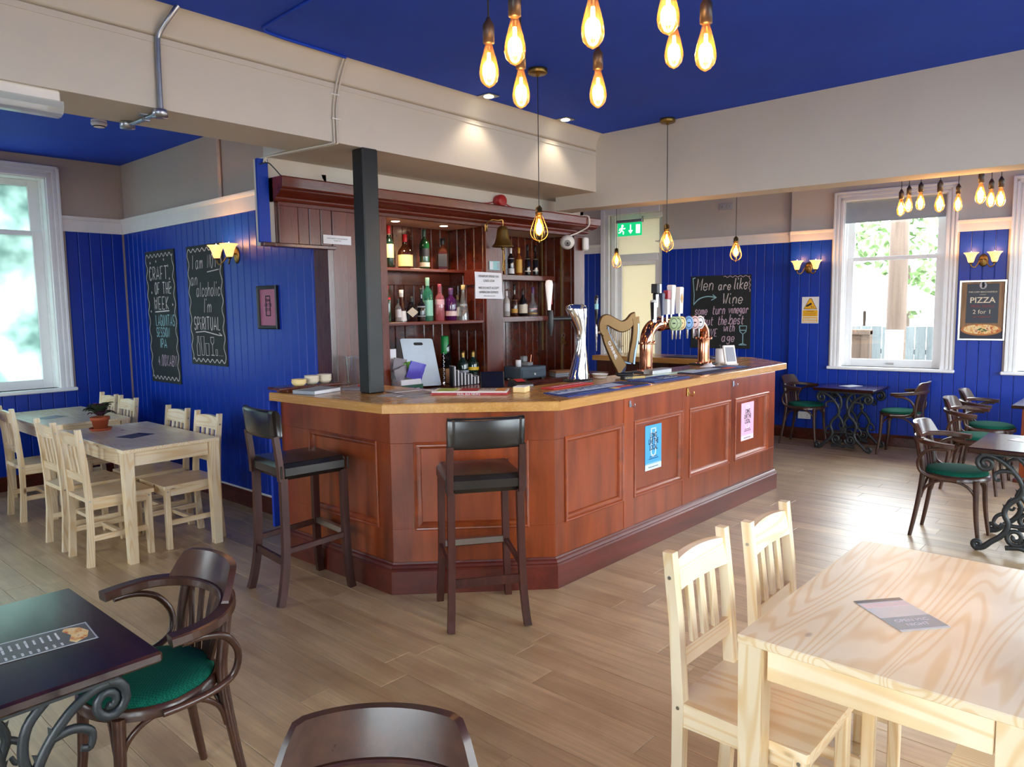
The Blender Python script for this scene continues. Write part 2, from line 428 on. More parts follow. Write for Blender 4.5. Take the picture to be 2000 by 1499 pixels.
# plaster wall over the back bar, and the walls that close the serving area
wb = MB().box(2.6, 3.07, 4.47, 4.60, 2.06, 2.62).box(3.07, 6.05, 4.47, 4.60, 2.33, 2.62).box(3.2, 6.05, 4.93, 5.05, 0, 3.1).box(6.0, 6.05, 4.47, 4.93, 0, 3.1).box(6.0, 6.1, 5.05, 6.7, 0, 3.1).box(6.0, 9.1, 6.6, 6.7, 0, 3.1)
struct(obj('wall_bar', wb, 'cream'), 'cream plaster wall above the back bar cornice', 'wall')

def board_mesh(w, h, t=.013, c=.006):
    mb = MB(); g = .0012
    vs = []; 
    for y in (0, h): vs += [(g, y, -t), (w - g, y, -t), (g, y, -c), (w - g, y, -c), (g + c, y, 0), (w - g - c, y, 0)]
    mb.add(vs, [(2, 4, 10, 8), (4, 5, 11, 10), (5, 3, 9, 11), (0, 2, 8, 6), (3, 1, 7, 9), (0, 1, 3, 5, 4, 2), (6, 8, 10, 11, 9, 7)])
    return mb
_bcache = {}
def boards(parent, u0, u1, z0, z1, out=0.0, w=.1065, mat='wall_blue', name='wall_board'):
    n = max(1, round((u1 - u0) / w)); ww = (u1 - u0) / n; k = (round(ww, 4), round(z1 - z0, 4), mat)
    if k not in _bcache: _bcache[k] = board_mesh(ww, z1 - z0).mesh(name, mat)
    for i in range(n): link(name, _bcache[k], parent, (u0 + i * ww, z0, out))
def rail(u0, u1, z0, z1, out=0.0, mat='white_paint', name='trim_1', parent=None, lab='white dado rail'):
    mb = MB(); P = [(0, 0), (0, .016), (z1 - z0 - .035, .018), (z1 - z0 - .03, .026), (z1 - z0 - .012, .034), (z1 - z0, .036), (z1 - z0, 0)]
    vs = [(u, z0 + a, out + b) for u in (u0, u1) for a, b in P]; m = len(P)
    mb.add(vs, [(j, (j + 1) % m, m + (j + 1) % m, m + j) for j in range(m)] + [tuple(range(m)), tuple(range(m, 2 * m))[::-1]])
    return obj(name, mb, mat, parent)
def skirt(parent, u0, u1, out=0.0, h=.135, mat='mahog_dark', name='baseboard'):
    mb = MB(); P = [(0, 0), (0, .02), (h - .03, .02), (h - .012, .012), (h, .008), (h, 0)]; m = len(P)
    vs = [(u, a, out + b) for u in (u0, u1) for a, b in P]
    mb.add(vs, [(j, (j + 1) % m, m + (j + 1) % m, m + j) for j in range(m)] + [tuple(range(m)), tuple(range(m, 2 * m))[::-1]])
    return obj(name, mb, mat, parent)
def body(u0, u1, z1, openings, front=-.013, back=-.33, mb=None):
    # a wall slab with rectangular openings (u0, u1, z0, z1)
    mb = mb or MB(); u = u0
    for a, b, c, d in sorted(openings):
        if a > u: mb.box(u, a, 0, z1, back, front)
        if c > 0: mb.box(a, b, 0, c, back, front)
        if d < z1: mb.box(a, b, d, z1, back, front)
        u = b
    if u < u1: mb.box(u, u1, 0, z1, back, front)
    return mb
def window(n, parent_loc, rz, u0, u1, z0, z1, label, pane='pane', arch=.10, rail_z=None, stile=.085):
    w = wallthing('window_%d' % n, label, 'window', parent_loc, rz, kind='structure')
    steps = [(0, .022, .034), (.022, .036, .02), (.036, .06, .028), (.06, .075, .016), (.075, arch, .022)]
    for side in (0, 1):
        mb = MB()
        for a, b, h in steps:
            if side == 0: mb.box(u0 - arch + a, u0 - arch + b, z0, z1 + arch - a, 0, h, .003)
            else: mb.box(u1 + arch - b, u1 + arch - a, z0, z1 + arch - a, 0, h, .003)
        obj('architrave', mb, 'window_white', w)
    mb = MB()
    for a, b, h in steps: mb.box(u0 - arch + a, u1 + arch - a, z1 + arch - b, z1 + arch - a, 0, h, .003)
    obj('architrave', mb, 'window_white', w)
    obj('sill', MB().box(u0 - arch - .03, u1 + arch + .03, z0 - .035, z0, -.12, .055, .008), 'window_white', w)
    obj('lining', MB().box(u0 - .02, u0 + .012, z0, z1, -.33, .0).box(u1 - .012, u1 + .02, z0, z1, -.33, .0).box(u0, u1, z1 - .012, z1 + .02, -.33, .0).box(u0 + .012, u0 + .03, z0, z1, -.10, -.085).box(u1 - .03, u1 - .012, z0, z1, -.10, -.085).box(u0, u1, z0 - .03, z0 + .001, -.33, -.10), 'window_white', w)
    zr = rail_z or (z0 + z1) / 2; s = stile; a, b = u0 + .012, u1 - .012
    up = obj('upper_sash', MB().box(a, a + s, zr, z1 - .012, -.19, -.15, .004).box(b - s, b, zr, z1 - .012, -.19, -.15, .004).box(a + s, b - s, z1 - .075, z1 - .012, -.19, -.15, .004).box(a + s, b - s, zr, zr + .045, -.19, -.15, .004), 'window_white', w)
    lo = obj('lower_sash', MB().box(a, a + s, z0, zr + .04, -.145, -.105, .004).box(b - s, b, z0, zr + .04, -.145, -.105, .004).box(a + s, b - s, z0, z0 + .085, -.145, -.105, .004).box(a + s, b - s, zr - .005, zr + .04, -.145, -.105, .004), 'window_white', w)
    obj('pane', MB().box(a + s - .005, b - s + .005, zr + .04, z1 - .07, -.172, -.168), pane, up)
    obj('pane', MB().box(a + s - .005, b - s + .005, z0 + .08, zr, -.127, -.123), pane, lo)
    obj('sash_lift', MB().box((a + b) / 2 - .04, (a + b) / 2 + .04, z0 + .03, z0 + .045, -.105, -.085, .004), 'steel', w)
    # a portal guides the sky light through the opening; it adds no light of its own
    ld = bpy.data.lights.new('window_portal', 'AREA'); ld.shape = 'RECTANGLE'; ld.size = u1 - u0; ld.size_y = z1 - z0; ld.cycles.is_portal = True
    lo_ = bpy.data.objects.new('window_portal', ld); COL.objects.link(lo_); lo_.parent = w; lo_.location = ((u0 + u1) / 2, (z0 + z1) / 2, -.31)
    lo_.rotation_euler = (PI, 0, 0) if False else (0, PI, 0)
    lo_.rotation_euler = (0, 0, 0)
    lo_.scale = (1, 1, 1)
    ld_dir = lo_; ld_dir.rotation_euler = (PI, 0, 0)
    return w
def frosted():
    k = NT('frosted_glass'); k.n.remove(k.p); out = k.n['Material Output']
    v = k.coords(rand=False); n = k.noise(v, 2.3, 3)
    tl = k.new('BsdfTranslucent'); k.link(k.ramp(n, [(.35, S(112, 136, 130)), (.62, S(190, 210, 204))]), tl.inputs[0])
    tp = k.new('BsdfTransparent'); tp.inputs[0].default_value = S(120, 130, 126)
    gl = k.new('BsdfGlossy'); gl.inputs['Roughness'].default_value = .25
    m1 = k.new('MixShader'); m1.inputs[0].default_value = .22; k.link(tl.outputs[0], m1.inputs[1]); k.link(tp.outputs[0], m1.inputs[2])
    m2 = k.new('MixShader'); m2.inputs[0].default_value = .06; k.link(m1.outputs[0], m2.inputs[1]); k.link(gl.outputs[0], m2.inputs[2])
    k.link(m2.outputs[0], out.inputs[0]); return k.m
M['frosted'] = frosted()

# left wall with the two tall blackboards, X = 3.07, seen from -X
LW = (3.07, 0, 0); LR = -PI / 2
wl = wallthing('wall_left', 'blue boarded wall behind the pine tables, with the tall blackboards', 'wall', LW, LR, kind='structure')
obj('plaster', MB().box(-8.02, -4.482, 0, 3.1, -.13, -.013), 'cream_shaded', wl)
boards(wl, -8.02, -4.47, .13, 2.42)
struct(rail(-8.02, -4.47, 2.415, 2.56, name='trim_1', parent=wl), None, None)
skirt(wl, -8.02, -4.47, name='baseboard_left')
obj('skirting_edge', MB().box(-8.02, -4.47, .135, .15, 0, .014, .003), 'white_paint', wl)
# window wall of the alcove, Y = 8.02
wk = wallthing('wall_back_left', 'dark blue boarded wall holding the left frosted window', 'wall', (0, 8.02, 0), 0, kind='structure')
obj('plaster', body(-2.65, 3.2, 3.1, [(1.33, 2.40, .92, 2.90), (-1.5, -.3, .92, 2.90)]), 'cream_shaded', wk)
boards(wk, 2.54, 3.057, .13, 2.42); boards(wk, -2.6, -1.64, .13, 2.42); boards(wk, -1.64, -.16, .13, .885); boards(wk, -.16, 1.19, .13, 2.42); boards(wk, 1.19, 2.54, .13, .885)
rail(2.51, 3.05, 2.415, 2.56, name='trim_2', parent=wk); rail(-.18, 1.22, 2.415, 2.56, name='trim_2', parent=wk)
skirt(wk, -2.6, 3.05, name='baseboard_back')
window(1, (0, 8.02, 0), 0, 1.33, 2.40, .92, 2.90, 'tall white sash window with frosted green glass beside the blue corner', 'frosted', .11, 2.37, .10)
window(9, (0, 8.02, 0), 0, -1.5, -.3, .92, 2.90, 'frosted window added unseen to light the alcove, beyond the left picture edge', 'frosted', .11, 2.37, .10)  # unseen window, added to brighten the alcove and the left floor
# far wall
FR = math.atan2(-.994, .112); F0 = Vector((8.984, 3.715, 0)); FX = Vector((math.cos(FR), math.sin(FR), 0)); FN = Vector((math.sin(FR), -math.cos(FR), 0))
def FP(u, z, out=0.0): return F0 + FX * u + FN * out + Vector((0, 0, z))
wf = wallthing('wall_far', 'bright blue boarded far wall with windows, chalkboard and posters', 'wall', F0, FR, kind='structure')
mb = body(-2.95, -1.545, 3.1, [(-2.32, -1.545, 0, 2.88)])
body(-1.545, .147, 3.1, [], -.073, -.33, mb)
body(.147, 6.6, 3.1, [(.74, 1.775, .90, 2.80), (2.46, 3.50, .90, 2.80), (4.25, 5.30, .90, 2.80)], mb=mb)
obj('plaster', mb, 'cream', wf)
boards(wf, -2.95, -2.42, .13, 2.38); boards(wf, -1.545, .147, .13, 2.38, -.06)
boards(wf, .147, .615, .13, 2.38); boards(wf, .615, 1.90, .13, .86); boards(wf, 1.90, 2.335, .13, 2.38); boards(wf, 2.335, 3.625, .13, .86)
boards(wf, 3.625, 4.125, .13, 2.38); boards(wf, 4.125, 5.425, .13, .86); boards(wf, 5.425, 6.4, .13, 2.38)
for a, b, o in ((-2.95, -2.42, 0), (-1.545, .147, -.06), (.147, .64, 0), (1.875, 2.36, 0), (3.6, 4.15, 0), (5.4, 6.4, 0)):
    rail(a, b, 2.375, 2.495, o, name='trim_3', parent=wf)
    skirt(wf, a, b, o, name='baseboard_far')
skirt(wf, .64, 1.875, name='baseboard_far'); skirt(wf, 2.36, 3.6, name='baseboard_far'); skirt(wf, 4.15, 5.4, name='baseboard_far')
obj('cornice', MB().box(.147, 6.4, 3.0, 3.03, -.013, .02, .005).box(.147, 6.4, 3.03, 3.1, -.013, .01), 'cream', wf)
obj('old_rail_end', MB().box(-1.60, -1.38, 2.485, 2.50, -.075, .03, .003), 'white_paint', wf)
window(2, F0, FR, .74, 1.775, .90, 2.80, 'white sash window under the grey roller blind, with a yard outside', 'pane', .105, 2.12)
window(3, F0, FR, 2.46, 3.50, .90, 2.80, 'white sash window cut by the right picture edge, past the pizza poster', 'pane', .105, 2.12)
window(4, F0, FR, 4.25, 5.30, .90, 2.80, 'white sash window at the far right end of the far wall', 'pane', .105, 2.12)
# exit door
dr = wallthing('door_1', 'white framed glazed door with fanlight below the green exit sign', 'door', F0, FR, kind='structure')
obj('door_frame', MB().box(-2.42, -2.36, 0, 2.95, 0, .04, .004).box(-2.36, -2.30, 0, 2.9, -.02, .022, .004).box(-2.30, -2.235, 0, 2.88, -.2, -.05, .004).box(-1.60, -1.545, 0, 2.88, -.2, -.10, .004).box(-2.3, -1.545, 2.82, 2.88, -.2, -.06, .004).box(-2.42, -1.545, 2.88, 2.97, 0, .03, .004), 'window_white', dr)
obj('transom', MB().box(-2.235, -1.60, 2.25, 2.345, -.2, -.06, .004), 'window_white', dr)
dl = obj('door_leaf', MB().box(-2.235, -2.17, 0, 2.25, -.17, -.12, .004).box(-1.665, -1.60, 0, 2.25, -.17, -.12, .004).box(-2.17, -1.665, 0, .75, -.165, -.125, .004).box(-2.17, -1.665, 2.2, 2.25, -.17, -.12, .004), 'window_white', dr)
def milky():
    k = NT('milky_glass'); k.n.remove(k.p); out = k.n['Material Output']
    tl = k.new('BsdfTranslucent'); tl.inputs[0].default_value = S(168, 162, 146)
    gl = k.new('BsdfGlossy'); gl.inputs['Roughness'].default_value = .2
    m2 = k.new('MixShader'); m2.inputs[0].default_value = .06; k.link(tl.outputs[0], m2.inputs[1]); k.link(gl.outputs[0], m2.inputs[2])
    k.link(m2.outputs[0], out.inputs[0]); return k.m
M['milky'] = milky()
obj('pane', MB().box(-2.17, -1.665, .75, 2.2, -.148, -.143), 'milky', dl)
obj('fanlight_pane', MB().box(-2.235, -1.60, 2.345, 2.82, -.14, -.135), 'milky', dr)
obj('door_handle', MB().box(-2.215, -2.19, 1.0, 1.16, -.12, -.112, .003).tube([(-2.2, 1.08, -.115), (-2.2, 1.08, -.075), (-2.11, 1.08, -.07)], .008), 'steel', dl)
# right wall and rear wall: outside the picture, windows made large, the rear ones added, to light the room
wr = wallthing('wall_right', 'cream wall with three windows, right of the picture', 'wall', (0, -2.6, 0), PI, kind='structure')
obj('plaster', body(-9.7, 2.7, 3.1, [(-a - 2.0, -a, .55, 2.85) for a in (1.3, 3.8, 6.3)], 0, -.3), 'cream', wr)
for n, a in enumerate((1.3, 3.8, 6.3)): window(5 + n, (0, -2.6, 0), PI, -a - 2.0, -a, .55, 2.85, ('nearest', 'middle', 'farthest')[n] + ' of the three windows in the right wall', 'pane')
we = wallthing('wall_rear', 'cream wall behind the camera with two windows added for light', 'wall', (-2.6, 0, 0), PI / 2, kind='structure')
obj('plaster', body(-2.7, 8.1, 3.1, [(-2.1, 1.3, .8, 2.8), (5.3, 6.9, .9, 2.75)], 0, -.3), 'cream', we)
window(8, (-2.6, 0, 0), PI / 2, -2.1, 1.3, .8, 2.8, 'unseen rear wall window behind the camera, added to light the front floor', 'pane')  # added out of view and widened to brighten the front floor
window(10, (-2.6, 0, 0), PI / 2, 5.3, 6.9, .9, 2.75, 'unseen rear wall window added to light the alcove, behind the camera to the left', 'pane')  # added out of view to brighten the pine tables
obj('plaster_return', MB().box(3.2, 3.3, 8.0, 8.1, 0, 3.1), 'cream', wl) if False else None

# ------------------------------------------------------------ the yard outside the far window
M['paving'] = paint('yard_paving', S(112, 110, 106), .9, .1, 3)
M['fence'] = wood('pale_fence', S(84, 92, 96), S(112, 120, 122), 2, 1, 12, .7)
M['post_wood'] = wood('weathered_post', S(84, 68, 58), S(112, 94, 82), 2, 1, 14, .8)
M['hedge'] = paint('hedge_leaf', S(104, 132, 80), .8, .4, 9)
struct(obj('ground', MB().box(-30, 40, -30, 40, -.7, -.5), 'paving'), 'pale paved ground outside the building', 'ground')
fe = thing('yard_fence', 'pale board fence seen through the window under the blind', 'fence', (13.2, 0, -.5))
fm = MB().box(0, .022, 0, .155, 0, 1.75, .004).mesh('fence_board', 'fence')
for i in range(34): link('fence_board', fm, fe, (0, -.6 + i * .165, rnd.uniform(-.01, .01)))
obj('fence_rail', MB().box(.022, .06, -.6, 5, .35, .43).box(.022, .06, -.6, 5, 1.3, 1.38), 'fence', fe)
tp = thing('telegraph_post', 'round weathered wooden post standing outside the window', 'post', (11.6, 3.05, -.5))
obj('pole', MB().lathe([(.135, 0), (.13, 2), (.115, 5.5)], 16), 'post_wood', tp)
obj('notice', MB().box(-.15, -.135, -.14, .1, 1.15, 1.75, .004), 'paper', tp)
um = thing('parasol', 'white parasol open in the yard, left of the wooden post', 'parasol', (14.5, 4.35, -.5))
obj('pole', MB().lathe([(.03, 0), (.025, 2.6)], 10), 'post_wood', um)
can = MB(); vs = [(0, 0, 2.75)]; 
for r, z in ((.6, 2.5), (1.3, 2.15)):
    for j in range(8): vs.append((r * math.cos(j * PI / 4), r * math.sin(j * PI / 4), z))
can.add(vs, [(0, 1 + j, 1 + (j + 1) % 8) for j in range(8)] + [(1 + j, 9 + j, 9 + (j + 1) % 8, 1 + (j + 1) % 8) for j in range(8)])
can.add([(1.3 * math.cos(j * PI / 4), 1.3 * math.sin(j * PI / 4), z) for z in (2.15, 2.0) for j in range(8)], [(j, (j + 1) % 8, 8 + (j + 1) % 8, 8 + j) for j in range(8)])
obj('canopy', can, 'white', um)
tb = thing('wooden_planter', 'weathered timber frame outside at the lower left of the window', 'planter', (11.3, 3.45, -.5))
obj('post', MB().box(-.06, .06, -.16, -.04, 0, 1.75, .01), 'post_wood', tb)
obj('rail', MB().box(-.08, .08, -.16, .7, 1.68, 1.76, .01), 'post_wood', tb)
obj('panel', MB().box(-.02, .02, -.04, .7, .95, 1.68, .006), 'post_wood', tb)
wbn = thing('wheelie_bin', 'grey blue bin standing in the yard below the timber frame', 'bin', (10.9, 3.30, -.5))
obj('bin_body', MB().add([(-.22, -.22, .08), (.22, -.22, .08), (.22, .22, .08), (-.22, .22, .08), (-.27, -.27, 1.1), (.27, -.27, 1.1), (.27, .27, 1.1), (-.27, .27, 1.1)], [(3, 2, 1, 0), (4, 5, 6, 7), (0, 1, 5, 4), (1, 2, 6, 5), (2, 3, 7, 6), (3, 0, 4, 7)]), flat('bin_blue', S(34, 56, 70), .6), wbn)
obj('bin_lid', MB().box(-.3, .3, -.3, .3, 1.1, 1.16, .02), 'bin_blue', wbn)
ab = thing('yard_board', 'white leaning board in the yard right of the wooden post', 'board', (11.9, 2.7, -.5))
obj('panel', MB().bar((.25, 0, 0), (-.05, 0, 1.15), .42, .025, (1, 0, 0), .004), 'white', ab)
obj('stay', MB().bar((.28, 0, 0), (-.03, 0, 1.1), .05, .03).bar((-.35, 0, 0), (-.05, 0, 1.1), .05, .03), 'post_wood', ab)
for i, (x, y, r, z) in enumerate(((17, 2.4, 1.35, 2.2), (20.5, 5.2, 1.9, 3.0), (17.5, 8.2, 1.7, 2.0), (18, -.9, 1.5, 1.8))):
    t = thing('garden_tree', ('round green tree behind the yard fence, right of the post', 'tallest pale green tree behind the parasol', 'leafy tree at the left behind the parasol', 'small leafy tree behind the fence, far right')[i], 'tree', (x, y, -.5), 0, 'trees beyond the yard fence')
    obj('trunk', MB().lathe([(.14, 0), (.1, z)], 10), 'post_wood', t)
    mb = MB(); rr = random.Random(i)
    for k in range(900):
        a, e = rr.uniform(0, 2 * PI), math.asin(rr.uniform(-1, 1)); q = r * rr.uniform(.55, 1.0)
        p = Vector((q * math.cos(a) * math.cos(e), q * math.sin(a) * math.cos(e), z + .6 + q * math.sin(e)))
        d1 = Vector((rr.gauss(0, 1), rr.gauss(0, 1), rr.gauss(0, 1))).normalized() * .13; d2 = d1.cross(Vector((rr.gauss(0, 1), rr.gauss(0, 1), rr.gauss(0, 1)))).normalized() * .07
        mb.add([p - d1, p + d2, p + d1, p - d2], [(0, 1, 2, 3)])
    tag(obj('foliage', mb, 'hedge', t), kind='stuff')
# ------------------------------------------------------------ the bar
BZ = 1.044
bar = thing('bar_counter', 'panelled red mahogany bar front with recessed square panels and a dark skirting', 'bar', (0, 0, 0))
def face(p0, p1, panels, z0=.165, z1=BZ, pz=(.375, .872), posts=()):
    p0 = Vector((*p0, 0)); p1 = Vector((*p1, 0)); d = p1 - p0; L = d.length; d.normalize(); o = Vector((d.y, -d.x, 0))
    T = Matrix(((d.x, 0, o.x, p0.x), (d.y, 0, o.y, p0.y), (0, 1, 0, 0), (0, 0, 0, 1)))
    mb = MB(); mb.T = T; t = .022
    mb.box(0, L, pz[1], z1, -.04, 0, .002); mb.box(0, L, z0, pz[0], -.04, 0, .002)
    e = [0] + [x for ab in panels for x in ab] + [L]
    for i in range(0, len(e), 2): mb.box(e[i], e[i + 1], pz[0], pz[1], -.04, 0)
    obj('face_frame', mb, 'mahog', bar)
    for i in range(2, len(e) - 2, 2):                       # wide uprights between the panels stand slightly proud
        m = MB(); m.T = T; c = (e[i] + e[i + 1]) / 2; h = (e[i + 1] - e[i]) / 2 - .012
        m.box(c - h, c + h, z0, z1, -.01, .004, .002); obj('stile', m, 'mahog', bar)
    for a, b in panels:
        m = MB(); m.T = T; m.box(a, b, pz[0], pz[1], -.035, -.018); pn = obj('panel', m, 'mahog', bar)
        m = MB(); m.T = T
        m.pframe(a - .008, b + .008, pz[0] - .008, pz[1] + .008, [(0, -.02), (0, .007), (.006, .012), (.014, .010), (.018, .003), (.026, .004), (.034, -.002), (.040, -.008), (.044, -.02)])
        obj('panel_moulding', m, 'mahog_x', bar)
    m = MB(); m.T = T
    return T, L
def skirting(pts):
    prof = [(0, 0), (.03, 0), (.03, .135), (.022, .145), (.026, .152), (.018, .165), (.01, .172), (.006, .182), (0, .182)]
    n = len(pts); P = [Vector(p) for p in pts]; rings = []
    for i in range(n):
        d0 = (P[i] - P[i - 1]).normalized() if i else (P[1] - P[0]).normalized()
        d1 = (P[i + 1] - P[i]).normalized() if i < n - 1 else d0
        n0 = Vector((d0.y, -d0.x)); n1 = Vector((d1.y, -d1.x)); b = (n0 + n1).normalized(); k = 1 / max(.3, b.dot(n0))
        rings.append([(P[i].x + b.x * k * u, P[i].y + b.y * k * u, z) for u, z in prof])
    m = len(prof)
    for i in range(n - 1):
        mb = MB(); mb.add(rings[i] + rings[i + 1], [(j, (j + 1) % m, m + (j + 1) % m, m + j) for j in range(m)] + [tuple(range(m)), tuple(range(m, 2 * m))[::-1]])
        obj('skirting', mb, 'mahog_skirt', bar)
A0, A1, A2, A3 = (2.625, 4.44), (2.625, 3.295), (3.295, 2.645), (6.40, 2.645)
face(A0, A1, [(.34, 1.02)])
face(A1, A2, [(.135, .775)])
face(A2, A3, [(.10, .70), (.84, 1.465), (1.58, 2.225), (2.325, 2.955)])
skirting([A0, A1, A2, A3, (6.92, 3.16), (6.92, 4.9)])
obj('corner_block', MB().prism([A3, (6.92, 3.16), (6.92, 4.9), (6.88, 4.9), (6.88, 3.19), (6.38, 2.69)], 0, BZ), 'mahog_dark', bar)
obj('inner_lining', MB().prism([(2.67, 4.38), (2.67, 3.315), (3.315, 2.69), (6.36, 2.69), (6.36, 2.74), (3.34, 2.74), (2.72, 3.34), (2.72, 4.38)], 0, BZ).box(3.4, 6.5, 2.75, 3.2, .55, .58), 'mahog_dark', bar)
endp = MB().box(2.545, 2.60, 4.445, 4.475, .19, 2.63, .002)
obj('end_board', MB().box(2.545, 2.607, 4.444, 4.468, .19, 1.04, .003), 'wall_blue', bar)
hk = MB().tube(smooth_path([(0, 0, .012), (0, -.004, -.012), (0, -.028, -.028), (0, -.045, -.02), (0, -.05, -.004)], 4), [.004] * 16 + [.0055], 8).lathe([(.0, 0), (.011, 0), (.011, .004), (0, .004)], 10)
for i, (x, z) in enumerate(((4.071, 1.0), (4.83, 1.008), (5.565, 1.006))):
    h = thing('coat_hook', ('small pale coat hook on the bar front left of the blue poster', 'brass curled coat hook high on the bar front right of the blue poster', 'pale coat hook on the bar front nearest the pink poster')[i], 'hook', (x, 2.638, z), 0, 'hooks under the bar top')
    obj('plate', MB().box(-.012, .012, -.006, 0, -.03, .03, .003), ('galv', 'brass', 'galv')[i], h)
    obj('curl', MB().tube(smooth_path([(0, -.005, .01), (0, -.02, -.018), (0, -.04, -.024), (0, -.05, -.008), (0, -.048, .006)], 4), .0045, 8), ('galv', 'brass', 'galv')[i], h); h.scale = ((.75,) * 3, (1,) * 3, (.75,) * 3)[i]
def poster_bar(x0, x1, z0, z1, c, c2, label, name, tz):
    w = wallthing(name, label, 'poster', ((x0 + x1) / 2, 2.6612, z0), 0)
    W = x1 - x0; H = z1 - z0
    flat('paper_' + name, c, .45); flat('paper2_' + name, c2, .45)
    obj('sheet', MB().box(-W / 2, W / 2, 0, H, -.0005, .0012), 'paper_' + name, w)
    g = MB().box(-.048, .048, H * .42, H * .93, 0, .0016)
    fr = MB()
    for a, b, cc, dd in ((-.035, -.022, .40, .92), (.022, .035, .40, .92), (-.035, .035, .905, .93), (-.035, .035, .81, .825)): fr.box(a, b, H * cc, H * dd, 0, .0017)
    for i in range(16):
        a0 = PI + PI * i / 16; a1 = PI + PI * (i + 1) / 16
        fr.add([(r * math.cos(a), H * .40 + r * math.sin(a) * 1.1, .0017) for a in (a0, a1) for r in (.022, .035)], [(0, 1, 3, 2)])
    obj('pint_glass_print', fr, 'paper2_' + name, w)
    for i, t in enumerate(('LONG', 'LIVE THE', 'LOCAL')): words(t, .052, 'ink', w, (0, H * (.76 - .135 * i), .0022), sx=.62, bold=.0012)
    words('HELP CUT BEER TAX', .012, 'ink', w, (0, H * .29, .0022), sx=.9); words('LONGLIVETHELOCAL.PUB', .012, 'ink', w, (0, H * .245, .0022), sx=.9)
    obj('foot_strip', MB().box(-W / 2, W / 2, 0, H * .13, 0, .0016).box(-W / 2 + .01, W / 2 - .01, H * .145, H * .15, 0, .0016), 'paper2_' + name, w)
    words('BRITAIN\'S BEER ALLIANCE', .011, 'ink', w, (0, H * .06, .0022))
    return w
poster_bar(4.293, 4.503, .512, .822, S(72, 164, 222), S(206, 226, 242), 'blue paper poster taped to the second square panel of the bar front', 'blue_poster', 0)
poster_bar(5.768, 6.005, .508, .822, S(240, 186, 218), S(248, 222, 238), 'pink paper poster on the last bar panel beside the far end', 'pink_poster', 0)

# ------------------------------------------------------------ bar top
CT = 1.10
outer = [(2.545, 4.44), (2.595, 3.325), (3.30, 2.605), (6.70, 2.665), (7.25, 3.22), (7.25, 4.85)]
inner = [(6.72, 4.85), (6.72, 3.42), (6.50, 3.30), (3.75, 3.28), (3.27, 3.72), (3.27, 4.15), (3.27, 4.40), (2.545, 4.44)]
top = MB()
def slab(mb, poly, z0, z1, c=.006):
    n = len(poly); P = [Vector(p) for p in poly]; area = sum(P[i].x * P[(i + 1) % n].y - P[(i + 1) % n].x * P[i].y for i in range(n)); s = 1 if area > 0 else -1
    def inset(k):
        out = []
        for i in range(n):
            d0 = (P[i] - P[i - 1]).normalized(); d1 = (P[(i + 1) % n] - P[i]).normalized()
            n0 = Vector((-d0.y, d0.x)) * s; n1 = Vector((-d1.y, d1.x)) * s; b = n0 + n1
            b = b.normalized() if b.length > 1e-4 else n0
            out.append(P[i] + b * (k / max(.3, b.dot(n0))))
        return out
    A, B = inset(0), inset(c)
    vs = [(*p, z0) for p in A] + [(*p, z1 - c) for p in A] + [(*p, z1) for p in B]
    fs = [tuple(range(n))[::-1] if s > 0 else tuple(range(n)), tuple(range(2 * n, 3 * n)) if s > 0 else tuple(range(2 * n, 3 * n))[::-1]]
    for i in range(n):
        k = (i + 1) % n; fs += [(i, k, n + k, n + i), (n + i, n + k, 2 * n + k, 2 * n + i)]
    return mb.add(vs, fs)
bt = thing('bar_worktop', 'thick honey oak bar top running around the angled bar', 'worktop', (0, 0, 0))
M['oak_y'] = wood('oak_counter_y', S(190, 134, 68), S(218, 168, 96), 1, .7, 14, .26, .10, 0, coat=.35, coatr=.12, dist=.15, streak=.16)
obj('oak_board', slab(MB(), [(2.545, 4.44), (2.595, 3.325), (3.29, 3.62), (3.29, 4.40)], 1.045, CT - .001), 'oak_y', bt)
obj('oak_board', slab(MB(), [(2.5955, 3.3245), (3.30, 2.605), (3.78, 3.27), (3.29, 3.615)], 1.045, CT - .001), 'oak', bt)
obj('oak_board', slab(MB(), [(3.3005, 2.605), (6.70, 2.665), (6.52, 3.29), (3.785, 3.27)], 1.045, CT - .001), 'oak', bt)
obj('oak_board', slab(MB(), [(6.7005, 2.6655), (7.25, 3.22), (6.72, 3.44), (6.525, 3.29)], 1.045, CT - .001), 'oak', bt)
obj('oak_board', slab(MB(), [(7.25, 3.222), (7.25, 4.85), (6.72, 4.85), (6.72, 3.443)], 1.045, CT - .001), 'oak_y', bt)

po = thing('black_column', 'square black painted wooden column standing on the bar top and holding up the beam', 'column', (2.93, 3.845, CT), math.radians(-2))
obj('shaft', MB().box(-.058, .058, -.058, .058, 0, 2.62 - CT, .008), 'black_post', po)

# ------------------------------------------------------------ back bar
YB = 4.42; YK = 4.87
bb = thing('back_bar', 'tall mahogany back bar with two shelved bays, a heavy cornice and boarded lining', 'back bar', (0, 0, 0))
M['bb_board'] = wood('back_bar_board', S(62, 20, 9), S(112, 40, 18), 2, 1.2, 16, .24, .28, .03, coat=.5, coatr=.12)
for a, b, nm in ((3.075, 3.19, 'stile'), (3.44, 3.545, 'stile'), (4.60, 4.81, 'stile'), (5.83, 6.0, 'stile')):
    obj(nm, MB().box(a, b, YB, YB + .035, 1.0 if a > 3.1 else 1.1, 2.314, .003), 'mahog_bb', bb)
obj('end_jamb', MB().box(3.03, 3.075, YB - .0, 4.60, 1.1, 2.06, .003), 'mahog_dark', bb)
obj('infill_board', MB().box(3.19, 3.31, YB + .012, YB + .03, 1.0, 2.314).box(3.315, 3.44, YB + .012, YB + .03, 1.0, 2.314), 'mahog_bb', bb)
obj('blue_upright', MB().box(2.535, 2.612, 4.438, 4.466, 2.072, 2.60, .003), 'wall_blue', bb)
